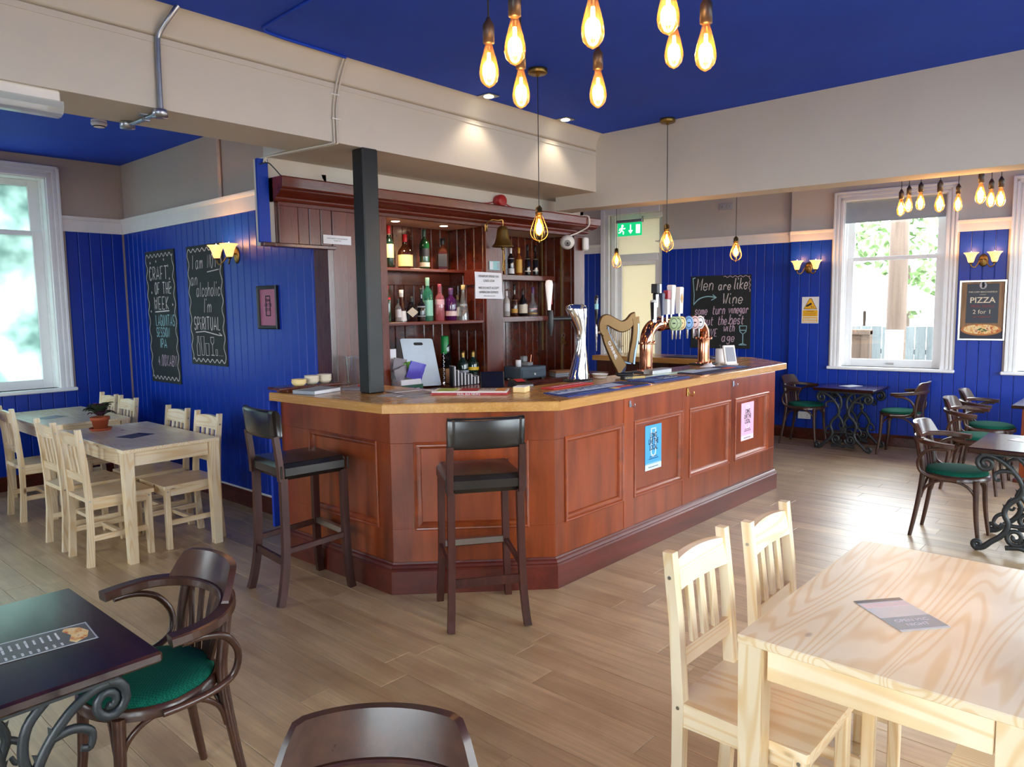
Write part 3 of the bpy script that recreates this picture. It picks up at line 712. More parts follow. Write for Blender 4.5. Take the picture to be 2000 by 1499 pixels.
obj('frieze', MB().box(2.66, 6.0, YB - .005, YB + .035, 2.312, 2.36, .003), 'mahog_bbx', bb)
co = MB(); cp = [(0, 2.335), (.022, 2.34), (.03, 2.352), (.03, 2.362), (.06, 2.375), (.085, 2.39), (.095, 2.40), (.095, 2.408), (.11, 2.412), (.115, 2.42), (.12, 2.478), (.115, 2.486), (0, 2.486)]
m13 = len(cp); vs = [(x, YB - a * s - .0, z) for x, s in ((2.615, 1), (6.03, 1)) for a, z in cp]
vs = [(2.625, YB - a, z) for a, z in cp] + [(6.0 + a * .9, YB - a, z) for a, z in cp]
co.add(vs, [(j, (j + 1) % m13, m13 + (j + 1) % m13, m13 + j) for j in range(m13)])
vs = [(6.0 + a * .9, YB - a, z) for a, z in cp] + [(6.0 + a * .9, YB + .04, z) for a, z in cp]
co.add(vs, [(j, (j + 1) % m13, m13 + (j + 1) % m13, m13 + j) for j in range(m13)] + [tuple(range(m13, 2 * m13))])
vs = [(2.625, YB - a, z) for a, z in cp] + [(2.625, YB + .04, z) for a, z in cp]
co.add(vs, [(j, m13 + j, m13 + (j + 1) % m13, (j + 1) % m13) for j in range(m13)])
co.box(2.63, 6.05, YB, 4.468, 2.44, 2.486)
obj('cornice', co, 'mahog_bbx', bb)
# boarded canopy over the left end of the bar
obj('canopy_frame', MB().box(2.66, 2.80, YB - .005, YB + .03, 2.07, 2.314, .003).box(2.66, 2.69, YB + .03, 4.47, 2.07, 2.34, .003), 'mahog_bb', bb)
for i in range(4):
    x = 2.802 + i * .0905
    m = MB(); m.T = Matrix(((1, 0, 0, x), (0, 0, -1, YB + .004), (0, 1, 0, 2.075), (0, 0, 0, 1)))
    b_ = board_mesh(.0895, .239); m.add(b_.v, b_.f); obj('canopy_plank', m, 'mahog_bb', bb)
obj('canopy_sill', MB().box(2.615, 3.08, YB - .03, 4.468, 2.045, 2.07, .004).box(2.53, 2.615, YB - .03, 4.436, 2.045, 2.07, .004), 'mahog_dark', bb)
def lining(x0, x1, y, z0, z1, w=.102, nm='back_plank'):
    n = max(1, round((x1 - x0) / w)); ww = (x1 - x0) / n; me = board_mesh(ww, z1 - z0).mesh(nm, 'bb_board')
    for i in range(n): link(nm, me, bb, (x0 + i * ww, y, z0), (PI / 2, 0, 0))
def lining_side(x, y0, y1, z0, z1, rz, w=.102, nm='side_plank'):
    n = max(1, round((y1 - y0) / w)); ww = (y1 - y0) / n; me = board_mesh(ww, z1 - z0).mesh(nm, 'bb_board')
    for i in range(n): link(nm, me, bb, (x, y1 - i * ww if rz < 0 else y0 + i * ww, z0), (PI / 2, 0, rz))
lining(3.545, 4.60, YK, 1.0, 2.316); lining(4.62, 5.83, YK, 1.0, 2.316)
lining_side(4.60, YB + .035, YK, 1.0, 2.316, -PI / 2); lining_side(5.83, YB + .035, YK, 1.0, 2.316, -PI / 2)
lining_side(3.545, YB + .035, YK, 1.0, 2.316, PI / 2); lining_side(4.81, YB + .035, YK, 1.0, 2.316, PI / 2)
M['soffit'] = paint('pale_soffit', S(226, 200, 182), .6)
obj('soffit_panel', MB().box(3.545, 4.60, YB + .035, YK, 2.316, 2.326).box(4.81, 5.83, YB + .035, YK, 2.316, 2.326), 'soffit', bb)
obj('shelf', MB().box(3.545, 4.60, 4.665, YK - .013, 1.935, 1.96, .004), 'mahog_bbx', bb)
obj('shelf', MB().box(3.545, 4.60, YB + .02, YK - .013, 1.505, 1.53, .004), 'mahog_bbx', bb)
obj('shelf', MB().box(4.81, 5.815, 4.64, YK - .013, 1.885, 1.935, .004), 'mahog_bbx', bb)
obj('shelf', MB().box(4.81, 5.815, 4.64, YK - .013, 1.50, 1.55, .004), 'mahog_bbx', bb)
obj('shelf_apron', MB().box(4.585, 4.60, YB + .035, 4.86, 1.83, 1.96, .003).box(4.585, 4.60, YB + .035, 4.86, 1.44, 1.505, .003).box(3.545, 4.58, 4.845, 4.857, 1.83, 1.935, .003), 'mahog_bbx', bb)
M['gilt'] = paint('gilt_strip', S(150, 124, 74), .35, .1, metal=.6)
obj('shelf_track', MB().box(5.806, 5.817, 4.80, 4.815, 1.2, 2.3).box(5.806, 5.817, 4.56, 4.572, 1.0, 2.3), 'gilt', bb)
obj('back_counter', MB().box(3.29, 6.0, 4.13, YK, .965, .9985, .004).box(3.29, 6.0, 4.13, 4.16, .90, .965, .003), 'mahog_bbx', bb)
obj('cupboard_front', MB().box(3.29, 6.0, 4.17, 4.19, 0, .9), 'mahog_dark', bb)
ss = thing('drinks_shelf', 'small dark wooden ledge on a bracket at the left end of the bar, holding bowls', 'shelf', (2.77, 4.35, 1.135))
obj('board', MB().box(-.235, .25, -.06, .09, -.018, 0, .004), 'mahog_dark', ss)
obj('bracket', MB().box(-.19, .22, .03, .055, -.034, -.018, .002).box(-.16, -.12, -.03, .05, -.034, -.018, .002).box(.18, .21, -.03, .05, -.034, -.018, .002), 'mahog', ss)

# ------------------------------------------------------------ bar stools
def stool():
    t = thing('bar_stool', 'x', 'stool', (0, 0, 0), 0, 'bar stools')
    c = MB().box(-.205, .205, -.205, .205, .70, .795, .026)
    vs = [(-.185 + .37 * i / 6, -.185 + .37 * j / 6, .794 + .018 * math.sin(PI * i / 6) * math.sin(PI * j / 6)) for i in range(7) for j in range(7)]
    c.add(vs, [(i * 7 + j, (i + 1) * 7 + j, (i + 1) * 7 + j + 1, i * 7 + j + 1) for i in range(6) for j in range(6)], True)
    seat = obj('seat', c, 'leather', t)
    obj('corner_piping', MB().tube([(-.203, -.203, .715), (-.203, -.203, .785)], .005, 6).tube([(-.203, .203, .715), (-.203, .203, .785)], .005, 6).tube([(.203, -.203, .715), (.203, -.203, .785)], .005, 6), 'leather', seat)
    b = MB(); prof = []; n = 10
    ring = []
    for i in range(n + 1):
        y = -.195 + .39 * i / n; x = -.205 - .028 * (1 - (2 * i / n - 1) ** 2)
        ring.append((x, y))
    vs = []; K = [(-.018, .935), (-.024, .95), (-.036, 1.075), (-.030, 1.09), (-.014, 1.094), (0, 1.086), (.016, 1.06), (.02, .95), (.012, .935)]
    for x, y in ring: vs += [(x + a, y, z) for a, z in K]
    m = len(K); b.add(vs, [(i * m + j, i * m + (j + 1) % m, (i + 1) * m + (j + 1) % m, (i + 1) * m + j) for i in range(n) for j in range(m)] + [tuple(range(m)), tuple(range(n * m, n * m + m))[::-1]], True)
    obj('backrest', b, 'leather', t)
    def post(x, y, pts, w=.036, d=.04):
        mb = MB(); P = smooth_path([(x + a, y + b_ * (1 if y > 0 else -1), z) for a, b_, z in pts], 3)
        mb.sweep(P, [(-w / 2, -d / 2), (w / 2, -d / 2), (w / 2, d / 2), (-w / 2, d / 2)], up=(1, 0, 0), smooth=False); return mb
    for s in (-1, 1):
        obj('back_post', post(-.20, s * .185, [(0, 0, .70), (-.005, 0, .80), (-.022, -.002, .95)], .034, .03), 'stool_wood', t)
        obj('leg', post(-.185, s * .178, [(-.055, .022, 0), (-.03, .014, .10), (-.004, .006, .30), (0, 0, .71)]), 'stool_wood', t)
        obj('leg', post(.185, s * .178, [(.022, .018, 0), (.008, .012, .12), (0, .004, .35), (0, 0, .71)]), 'stool_wood', t)
        obj('stretcher', MB().bar((-.185, s * .186, .30), (.188, s * .186, .325), .02, .034, c=.003), 'stool_wood', t)
    obj('stretcher', MB().bar((-.197, -.18, .24), (-.197, .18, .24), .022, .045, c=.003), 'stool_wood', t)
    fr = obj('stretcher', MB().bar((.19, -.18, .33), (.19, .18, .33), .022, .036, c=.003), 'stool_wood', t)
    obj('foot_plate', MB().box(.176, .204, -.165, .165, .347, .351).box(.175, .1785, -.165, .165, .318, .351), 'steel', fr)
    return t
st1 = stool(); st1.location = (2.765, 2.735, 0); st1.rotation_euler = (0, 0, math.radians(55)); st1['label'] = 'black leather bar stool with its back to us at the angled bar corner'
st2 = dup(st1, 'black leather bar stool seen from the side at the left end of the bar', (2.345, 3.79, 0), math.radians(-6))

# ------------------------------------------------------------ pine furniture
def pine_chair():
    t = thing('pine_chair', 'x', 'chair', (0, 0, 0), 0, 'pine chairs')
    for s in (-1, 1):
        y = s * .168
        poly = [(-.228, 0), (-.186, 0), (-.176, .20), (-.172, .45), (-.188, .68), (-.214, .90), (-.246, .90), (-.222, .68), (-.210, .45), (-.210, .25)]
        mb = MB(); mb.T = Matrix(((1, 0, 0, 0), (0, 0, 1, y - .0165), (0, 1, 0, 0), (0, 0, 0, 1))); mb.prism(poly, 0, .033)
        leg = obj('back_leg', mb, 'pine_z', t)
        for z, x in ((.825, -.222), (.43, -.19)):
            obj('screw', MB().tube([(x, y + s * .0163, z), (x, y + s * .0185, z)], .006, 8), 'steel', leg)
        leg = obj('leg', MB().box(.155, .192, y - .018, y + .018, 0, .425, .003), 'pine_z', t)
        obj('screw', MB().tube([(.173, y + s * .0178, .405), (.173, y + s * .0195, .405)], .006, 8), 'steel', leg)
        obj('side_rail', MB().box(-.175, .156, y - .012, y + .012, .372, .424, .002), 'pine_x', t)
        obj('stretcher', MB().box(-.178, .158, y - .009, y + .009, .165, .202, .002), 'pine_x', t)
    obj('stretcher', MB().box(-.02, .012, -.16, .16, .168, .195, .002), 'pine_y', t)
    obj('front_rail', MB().box(.16, .184, -.15, .15, .372, .424, .002), 'pine_y', t)
    obj('seat', MB().prism([(-.172, -.183), (.20, -.205), (.205, -.195), (.205, .195), (.20, .205), (-.172, .183), (-.172, .151), (-.208, .151), (-.208, -.151), (-.172, -.151)], .424, .45), 'pine_x', t)
    # curved top rail
    mb = MB(); vs = []; n = 8
    for i in range(n + 1):
        u = 2 * i / n - 1; y = u * .152; dx = -.012 * (1 - u * u)
        vs += [(-.205 + dx + .006, y, .785), (-.226 + dx, y, .785), (-.243 + dx, y, .868 + .01 * (1 - u * u)), (-.222 + dx + .004, y, .868 + .01 * (1 - u * u))]
    mb.add(vs, [(i * 4 + j, i * 4 + (j + 1) % 4, i * 4 + 4 + (j + 1) % 4, i * 4 + 4 + j) for i in range(n) for j in range(4)])
    obj('top_rail', mb, 'pine_y', t)
    obj('lower_rail', MB().bar((-.199, -.152, .575), (-.199, .152, .575), .02, .055, (-.1, 0, 1)), 'pine_y', t)
    for k in range(3): obj('slat', MB().bar((-.198, (k - 1) * .072, .59), (-.222, (k - 1) * .072, .80), .034, .012, (1, 0, .1)), 'pine_z', t)
    return t
def pine_table(L, W, label, x, y, rz):
    t = thing('pine_table', label, 'table', (x, y, 0), rz, 'pine tables')
    h = .755
    tp = obj('tabletop', MB().box(-L / 2, L / 2, -W / 2, W / 2, h - .024, h, .003), 'pine_x', t)
    for sx in (-1, 1):
        for sy in (-1, 1):
            a, b = sx * (L / 2 - .036), sy * (W / 2 - .036)
            mb = MB(); w0, w1 = .033, .027
            mb.add([(a - w1, b - w1, 0), (a + w1, b - w1, 0), (a + w1, b + w1, 0), (a - w1, b + w1, 0), (a - w0, b - w0, h - .024), (a + w0, b - w0, h - .024), (a + w0, b + w0, h - .024), (a - w0, b + w0, h - .024)], [(3, 2, 1, 0), (4, 5, 6, 7), (0, 1, 5, 4), (1, 2, 6, 5), (2, 3, 7, 6), (3, 0, 4, 7)])
            obj('leg', mb, 'pine_z', t)
    for s in (-1, 1):
        obj('apron', MB().box(-L / 2 + .075, L / 2 - .075, s * (W / 2 - .034) - .011, s * (W / 2 - .034) + .011, h - .115, h - .024, .002), 'pine_x', t)
        obj('apron', MB().box(s * (L / 2 - .034) - .011, s * (L / 2 - .034) + .011, -W / 2 + .075, W / 2 - .075, h - .115, h - .024, .002), 'pine_y', t)
    return t
TL1 = pine_table(1.215, .645, 'pine table with a potted plant, nearest the bar in the blue corner', 2.137, 5.588, PI / 2)
TL2 = pine_table(1.16, .65, 'pine table farther back in the blue corner, under the frosted window', 2.15, 7.15, PI / 2)
TP = pine_table(1.05, .66, 'large pale pine table in the right foreground with a loose menu', 2.343, .51, 0)
pc = pine_chair(); pc.location = (1.845, 5.315, 0); pc['label'] = 'pine chair with its back to us, at the near end of the plant table'
PCH = [((1.85, 5.80), 0, 'second pine chair along the near side of the plant table, behind the front one'),
       ((1.885, 6.875), 0, 'pine chair on the window side of the far pine table, at the left'),
       ((2.305, 5.785), PI, 'pine chair against the blue wall below the blackboards, left of its pair'),
       ((2.305, 5.285), PI, 'pine chair against the blue wall beside the bar, the right of that pair'),
       ((2.345, 7.29), PI, 'chair at the wall side of the far pine table, left of two'),
       ((2.345, 6.85), PI, 'chair at the wall side of the far pine table, right of two'),
       ((1.30, 6.95), PI, 'pine chair cut off by the left picture edge below the window'),
       ((2.085, .87), -PI / 2, 'large pine chair pushed under the foreground pine table, nearest of the front pair'),
       ((2.535, .835), -PI / 2 + .03, 'pine chair at the far corner of the foreground pine table, behind the nearest one'),
       ((2.13, .18), PI / 2, 'pine chair on the far side of the foreground table, its legs seen below the top'),
       ((2.545, .18), PI / 2, 'pine chair behind the foreground table, only its legs showing at the right')]
for (x, y), rz, lab in PCH: dup(pc, lab, (x, y, 0), rz)

# ------------------------------------------------------------ bentwood armchairs
def armchair():
    t = thing('armchair', 'x', 'chair', (0, 0, 0), 0, 'bentwood armchairs')
    # seat rim and pad
    def seatring(r):
        out = []
        for i in range(28):
            a = 2 * PI * i / 28; k = 1.0 + (.04 if math.cos(a) > 0 else 0) * abs(math.sin(a))
            out.append((r * math.cos(a), r * math.sin(a) * k))
        return out
    mb = MB(); R = seatring(.208); r = seatring(.185); n = 28
    vs = [(*p, .425) for p in R] + [(*p, .455) for p in R] + [(*p, .462) for p in seatring(.198)] + [(*p, .425) for p in r]
    mb.add(vs, [(i, (i + 1) % n, n + (i + 1) % n, n + i) for i in range(n)] + [(n + i, n + (i + 1) % n, 2 * n + (i + 1) % n, 2 * n + i) for i in range(n)], True)
    mb.add(vs[:n], [tuple(range(n))[::-1]])
    obj('seat_frame', mb, 'bent', t)
    mb = MB(); L = [(.194, .458), (.196, .468), (.188, .480), (.165, .488), (.11, .493), (.05, .495)]
    vs = []
    for q, z in L: vs += [(*p, z) for p in seatring(q)]
    mb.add(vs, [(k * n + i, k * n + (i + 1) % n, (k + 1) * n + (i + 1) % n, (k + 1) * n + i) for k in range(len(L) - 1) for i in range(n)] + [tuple((len(L) - 1) * n + i for i in range(n))], True)
    obj('seat_cushion', mb, 'green', t)
    # bowed arm rail
    path = smooth_path([(.035, -.262, .672), (-.04, -.266, .677), (-.115, -.246, .684), (-.18, -.185, .690), (-.222, -.10, .694), (-.236, 0, .695), (-.222, .10, .694), (-.18, .185, .690), (-.115, .246, .684), (-.04, .266, .677), (.035, .262, .672)], 4)
    sc = [1.0] * len(path)
    obj('arm_rail', MB().sweep(path, [(-.025, -.011), (-.020, -.016), (.020, -.016), (.025, -.011), (.025, .011), (.020, .016), (-.020, .016), (-.025, .011)], smooth=False), 'bent', t)
    # crest panel
    mb = MB(); n2 = 20; rows = []
    for i in range(n2 + 1):
        u = 2 * i / n2 - 1; a = u * .98; e = abs(u)
        y = .198 * math.sin(a) / math.sin(.98); x = -.118 - .118 * math.cos(a * 1.15)
        top = .803 - .010 * e * e
        if e > .78: top = .795 - .082 * ((e - .78) / .22) ** 1.3
        k = (top - .705) / .10; le = -.026 * k
        ox, oy = math.cos(a * .8), math.sin(a * .8)
        rows.append([(x + .013 * ox, y - .013 * oy, .705), (x - .011 * ox, y + .011 * oy, .705), (x - .011 * ox + le, y + .011 * oy, top), (x + .010 * ox + le, y - .010 * oy, top)])
    for j in range(4):
        vs = [p for R in rows for p in (R[j], R[(j + 1) % 4])]
        mb.add(vs, [(2 * i, 2 * i + 1, 2 * i + 3, 2 * i + 2) for i in range(n2)], True)
    mb.add(rows[0], [(0, 1, 2, 3)]); mb.add(rows[-1], [(3, 2, 1, 0)])
    obj('crest_rail', mb, 'bent', t)
    for k in range(5):
        y = (k - 2) * .042
        P = smooth_path([(-.182 + .008 * abs(k - 2), y * .75, .455), (-.198 + .006 * abs(k - 2), y * 1.05, .56), (-.228 + .008 * abs(k - 2), y * 1.5, .688)], 3)
        obj('slat', MB().sweep(P, [(-.013, -.005), (.013, -.005), (.013, .005), (-.013, .005)], up=(1, 0, 0), smooth=False), 'bent', t)
    for s in (-1, 1):
        P = smooth_path([(-.235, s * .165, 0), (-.198, s * .155, .22), (-.172, s * .145, .44), (-.18, s * .15, .56), (-.204, s * .145, .69)], 4)
        obj('leg', MB().tube(P, [.013 + .006 * min(1, i / 8) for i in range(len(P))], 8), 'bent', t)
        P = smooth_path([(.185, s * .172, 0), (.160, s * .158, .20), (.150, s * .15, .44)], 4)
        obj('leg', MB().tube(P, [.012 + .008 * i / (len(P) - 1) for i in range(len(P))], 8), 'bent', t)
        P = smooth_path([(.0, s * .262, .652), (-.07, s * .262, .650), (-.14, s * .254, .622), (-.182, s * .241, .555), (-.172, s * .230, .485), (-.115, s * .225, .452), (-.03, s * .222, .44), (.05, s * .218, .438)], 4)
        obj('arm_support', MB().tube(P, .0115, 8), 'bent', t)
        P = smooth_path([(.152, s * .150, .27), (.138, s * .155, .35), (.085, s * .165, .405), (0, s * .168, .422), (-.09, s * .162, .405), (-.155, s * .15, .35), (-.178, s * .147, .28)], 4)
        obj('brace', MB().tube(P, .009, 8), 'bent', t)
    P = smooth_path([(.155, -.148, .27), (.160, -.135, .35), (.150, -.08, .405), (.145, 0, .422), (.150, .08, .405), (.160, .135, .35), (.155, .148, .27)], 4)
    obj('brace', MB().tube(P, .009, 8), 'bent', t)
    P = smooth_path([(-.182, -.145, .28), (-.165, -.13, .36), (-.155, -.07, .41), (-.152, 0, .422), (-.155, .07, .41), (-.165, .13, .36), (-.182, .145, .28)], 4)
    obj('brace', MB().tube(P, .009, 8), 'bent', t)
    return t
ac = armchair(); ac.location = (.915, 2.415, 0); ac.rotation_euler = (0, 0, PI); ac['label'] = 'dark bentwood armchair with a green seat drawn up to the foreground table at the left'
ACH = [((.725, 1.03), math.radians(-137), 'dark bentwood armchair at the bottom edge, only its curved crest in view'),
       ((8.705, 3.225), -PI / 2, 'bentwood armchair with green seat between the bar end and the window table'),
       ((8.70, 2.205), PI / 2, 'bentwood armchair at the right side of the iron table under the window'),
       ((5.83, 1.115), -PI / 2, 'bentwood armchair with green seat standing nearest at the right, before the right iron table'),
       ((7.43, 1.27), -PI / 2, 'bentwood armchair behind the nearest right one, second in the row'),
       ((8.18, 1.30), -PI / 2 + .05, 'bentwood armchair third in the row on the right, nearest the far wall')]
for (x, y), rz, lab in ACH: dup(ac, lab, (x, y, 0), rz)

# ------------------------------------------------------------ cast iron tables
def spiral(cx, cz, r0, r1, a0, turns, n=18):
    return [(cx + (r0 + (r1 - r0) * i / n) * math.cos(a0 + turns * 2 * PI * i / n), 0, cz + (r0 + (r1 - r0) * i / n) * math.sin(a0 + turns * 2 * PI * i / n)) for i in range(n + 1)]
def end_frame():
    mb = MB(); H = .665; K = [(-.011, -.011), (.011, -.011), (.011, .011), (-.011, .011)]
    K8 = [(.0165 * math.cos(PI / 4 * j), .012 * math.sin(PI / 4 * j)) for j in range(8)]
    for s in (-1, 1):
        m = lambda P: [(s * x, y, z) for x, y, z in P]
        def sw(P, a=1.0, b=1.0, n=4):
            Q = smooth_path(m(P), n); L = len(Q)
            mb.sweep(Q, K8, up=(0, 1, 0), scales=[a + (b - a) * i / (L - 1) for i in range(L)])
        # main leg: foot, lower belly, waist, shoulder
        sw([(.30, 0, .018), (.255, 0, .03), (.21, 0, .075), (.15, 0, .13), (.12, 0, .20), (.145, 0, .275), (.12, 0, .34), (.062, 0, .40), (.055, 0, .46), (.09, 0, .53), (.15, 0, .595), (.22, 0, .635), (.275, 0, .64)], 1.15, .9)
        sw(spiral(.285, .047, .028, .008, -PI / 2, 1.3), 1.1, .7, 1)
        sw(spiral(.258, .588, .056, .010, PI / 2, -1.6), 1.0, .7, 1)
        sw([(.10, 0, .545), (.16, 0, .55), (.205, 0, .525), (.20, 0, .485), (.175, 0, .49)], .9, .6)
        sw([(.055, 0, .44), (.03, 0, .52), (.045, 0, .60), (.10, 0, .655)], .9, .9)
        sw(spiral(.078, .128, .062, .012, PI, 1.6, 22), 1.0, .8, 1)
        sw([(.145, 0, .275), (.185, 0, .25), (.20, 0, .205), (.17, 0, .185), (.155, 0, .21)], .8, .5)
        sw([(.062, 0, .40), (.02, 0, .34), (.0, 0, .26), (.03, 0, .20)], .9, .8)
        sw([(.12, 0, .20), (.06, 0, .20), (0, 0, .215)], .8, .8)
        Q = smooth_path([(.15, 0, .13), (.12, 0, .20), (.145, 0, .275), (.12, 0, .34), (.062, 0, .40), (.055, 0, .46), (.09, 0, .53), (.15, 0, .595)], 4)
        for k, sd in ((3, -1), (7, -1), (10, -1), (13, -1), (18, 1), (22, 1), (25, 1)):
            d = (Q[k + 1] - Q[k - 1]).normalized(); nn = Vector((d.z, 0, -d.x)) * -sd; b0 = Q[k]
            L = [b0 - d * .014 - Vector((0, .007, 0)), b0 + d * .016 - Vector((0, .007, 0)), b0 + nn * .030 + d * .018, b0 + d * .016 + Vector((0, .007, 0)), b0 - d * .014 + Vector((0, .007, 0))]
            mb.add([(s * q.x, q.y, q.z) for q in L], [(0, 1, 2), (4, 2, 3), (0, 2, 4), (1, 3, 2)])
    mb.sweep([(-.285, 0, .655), (.285, 0, .655)], K, up=(0, 1, 0), smooth=False)
    mb.sweep(smooth_path([(-.13, 0, .05), (-.05, 0, .062), (0, 0, .05), (.05, 0, .062), (.13, 0, .05)], 4), K8, up=(0, 1, 0))
    mb.box(-.035, .035, -.012, .012, .225, .27, .004)
    return mb
EF = end_frame().mesh('end_frame', 'iron')
def iron_table(label, x, y, rz, L=.66, W=.66, h=.70, fy=.2, sx=1.0):
    t = thing('iron_table', label, 'table', (x, y, 0), rz, 'cast iron tables')
    obj('tabletop', MB().box(-L / 2, L / 2, -W / 2, W / 2, h - .032, h, .007), 'tabletop', t)
    for s in (-1, 1): link('end_frame', EF, t, (0, s * fy, 0)).scale = (sx, 1, 1)
    obj('tie_bar', MB().tube([(0, -fy, .248), (0, fy, .248)], .011, 8).tube([(-.03, -.19, .06), (-.03, .19, .06)], .008, 8), 'iron', t)
    obj('top_bracket', MB().box(-.26, -.22, -.2, .2, .655, .668).box(.22, .26, -.2, .2, .655, .668), 'iron', t)
    return t
iron_table('dark polished table on scrolled iron legs in the left foreground, with a menu on it', .455, 2.41, 0, .72, .735, .70, .315, .9)
iron_table('dark square table on scrolled iron legs under the far window', 8.735, 2.735, PI / 2, .64, .60, .70, .225, .95)
iron_table('dark table on scrolled iron legs cut by the right picture edge', 5.83, .64, PI / 2, .70, .70, .70, .25)
dt4 = thing('panel_table', 'dark table with a red brown panel leg at the right edge below the third window', 'table', (8.30, .75, 0))
obj('tabletop', MB().box(-.36, .42, -.38, .36, .67, .70, .006), 'tabletop', dt4)
obj('panel_leg', MB().box(-.33, -.28, -.3, .28, 0, .67, .004), 'mahog', dt4)
obj('panel_leg', MB().box(.33, .38, -.3, .28, 0, .67, .004), 'mahog', dt4)
obj('foot', MB().box(-.36, -.25, -.34, .32, 0, .03, .004).box(.30, .41, -.34, .32, 0, .03, .004), 'mahog_dark', dt4)
# ------------------------------------------------------------ lamps
BULB = [(.0115, .072), (.0125, .062), (.017, .045), (.0255, .015), (.031, -.012), (.0315, -.026), (.027, -.045), (.016, -.058), (.006, -.064), (.0, -.067)]
def filaments(k=1.0, n=5):
    mb = MB()
    for i in range(n):
        a = 2 * PI * i / n; r0, r1 = .004 * k, .009 * k
        b = a + PI / n
        mb.tube([(r0 * math.cos(a), r0 * math.sin(a), .042 * k), (r1 * math.cos(a), r1 * math.sin(a), -.036 * k), (r1 * math.cos(b), r1 * math.sin(b), -.037 * k), (r0 * math.cos(b), r0 * math.sin(b), .040 * k)], .0016 * k, 5)
    return mb
BM = MB().lathe(BULB, 16).mesh('bulb', 'amber_glass'); FM = filaments().mesh('filament', 'filament')
HM = MB().lathe([(.0, .150), (.006, .150), (.010, .140), (.0175, .128), (.0185, .12), (.0185, .072), (.0, .070)], 14).mesh('lamp_holder', 'holder')
def warm(parent, loc, e, r=.03, c=(1.0, .66, .34)):
    ld = bpy.data.lights.new('bulb_light', 'POINT'); ld.energy = e; ld.color = c; ld.shadow_soft_size = r
    lo = bpy.data.objects.new('bulb_light', ld); COL.objects.link(lo); lo.parent = parent; lo.location = loc
def pendant(label, x, y, z, group, e):
    t = thing('filament_pendant', label, 'pendant lamp', (x, y, z), rnd.uniform(0, 3), group)
    b = link('bulb', BM, t); link('filament', FM, b); link('lamp_holder', HM, t)
    obj('cord', MB().tube([(0, 0, .148), (0, 0, 3.1 - z)], .003, 6), 'black', t)
    warm(t, (0, 0, 0), e); return t
N1 = ((1.801, 1.703, 2.401, 'leftmost bulb of the big hanging cluster at the top'), (1.69, 1.493, 2.399, 'second bulb from the left in the big top cluster, large and near'),
      (2.077, 1.808, 2.406, 'low bulb just under the second one in the big top cluster'), (1.689, 1.215, 2.381, 'large near bulb in the middle of the big top cluster'),
      (2.327, 1.651, 2.425, 'smaller bulb hanging below the middle one of the big top cluster'), (1.907, 1.115, 2.447, 'bulb cut by the top picture edge in the big cluster'),
      (2.321, 1.334, 2.495, 'smaller bulb right below the one at the picture edge'), (2.108, 1.105, 2.391, 'rightmost bulb of the big hanging cluster at the top'))
for x, y, z, l in N1: pendant(l, x, y, z, 'filament bulbs of the near cluster', 2.2)
N2 = ((6.696, 1.759, 2.395, 'leftmost and lowest bulb of the small cluster before the roller blind'), (6.74, 1.714, 2.425, 'second bulb of the small cluster, touching the leftmost one'),
      (6.454, 1.559, 2.401, 'third bulb of the small cluster, higher in front of the blind'), (5.758, 1.273, 2.301, 'fourth bulb of the small cluster, at the right part of the blind'),
      (6.762, 1.367, 2.40, 'fifth bulb of the small cluster, over the window frame'), (5.773, 1.039, 2.334, 'sixth and highest bulb of the small cluster, right of the window'),
      (6.818, 1.157, 2.419, 'seventh bulb of the small cluster, lower between its two neighbours'), (6.426, 1.031, 2.375, 'rightmost bulb of the small cluster by the third window'))
for x, y, z, l in N2: pendant(l, x, y, z, 'filament bulbs of the far cluster', 2.0)
CAGE = [(.020, .052), (.030, .03), (.047, -.015), (.055, -.045), (.052, -.07), (.036, -.092), (.012, -.104), (.004, -.106)]
def cage_mb():
    mb = MB()
    for i in range(6):
        a = i * PI / 3; mb.tube(smooth_path([(r * math.cos(a), r * math.sin(a), z) for r, z in CAGE], 2), .0022, 5)
    mb.tube([(.02 * math.cos(a), .02 * math.sin(a), .052) for a in [k * PI / 6 for k in range(12)]], .003, 5, True)
    mb.lathe([(0, -.118), (.006, -.115), (.006, -.103), (0, -.1)], 8)
    return mb
CM = cage_mb().mesh('cage', 'brass')
CB = MB().lathe([(r * .95, z * .95 - .012) for r, z in BULB], 14).mesh('bulb', 'amber_glass')
CH = MB().lathe([(0, .115), (.008, .115), (.012, .108), (.021, .10), (.021, .075), (.024, .074), (.024, .066), (.021, .065), (.021, .05), (0, .048)], 14).box(.02, .042, -.003, .003, .078, .084).box(-.042, -.02, -.003, .003, .078, .084).mesh('lamp_holder', 'old_brass')
CR = MB().lathe([(0, 0), (.058, 0), (.06, -.004), (.06, -.026), (.055, -.03), (.012, -.03), (.010, -.045), (0, -.046)], 20).mesh('ceiling_rose', 'old_brass')
for x, y, z, l in ((3.68, 3.066, 2.155, 'wire cage lamp hanging nearest, before the red brown back bar'), (5.342, 3.121, 2.17, 'wire cage lamp over the copper beer tower'),
                   (7.158, 4.826, 2.175, 'small far wire cage lamp hanging in front of the exit door'), (6.522, 3.091, 2.14, 'wire cage lamp hanging above the square chalkboard')):
    t = thing('cage_pendant', l, 'pendant lamp', (x, y, z), .3, 'wire cage lamps over the bar')
    link('cage', CM, t); b = link('bulb', CB, t); link('filament', FM, b, (0, 0, -.012)); link('lamp_holder', CH, t); link('ceiling_rose', CR, t, (0, 0, 3.1 - z))
    obj('cord', MB().tube([(0, 0, .112), (0, 0, 3.07 - z)], .0028, 6), 'black', t)
    warm(t, (0, 0, -.02), 2.6)
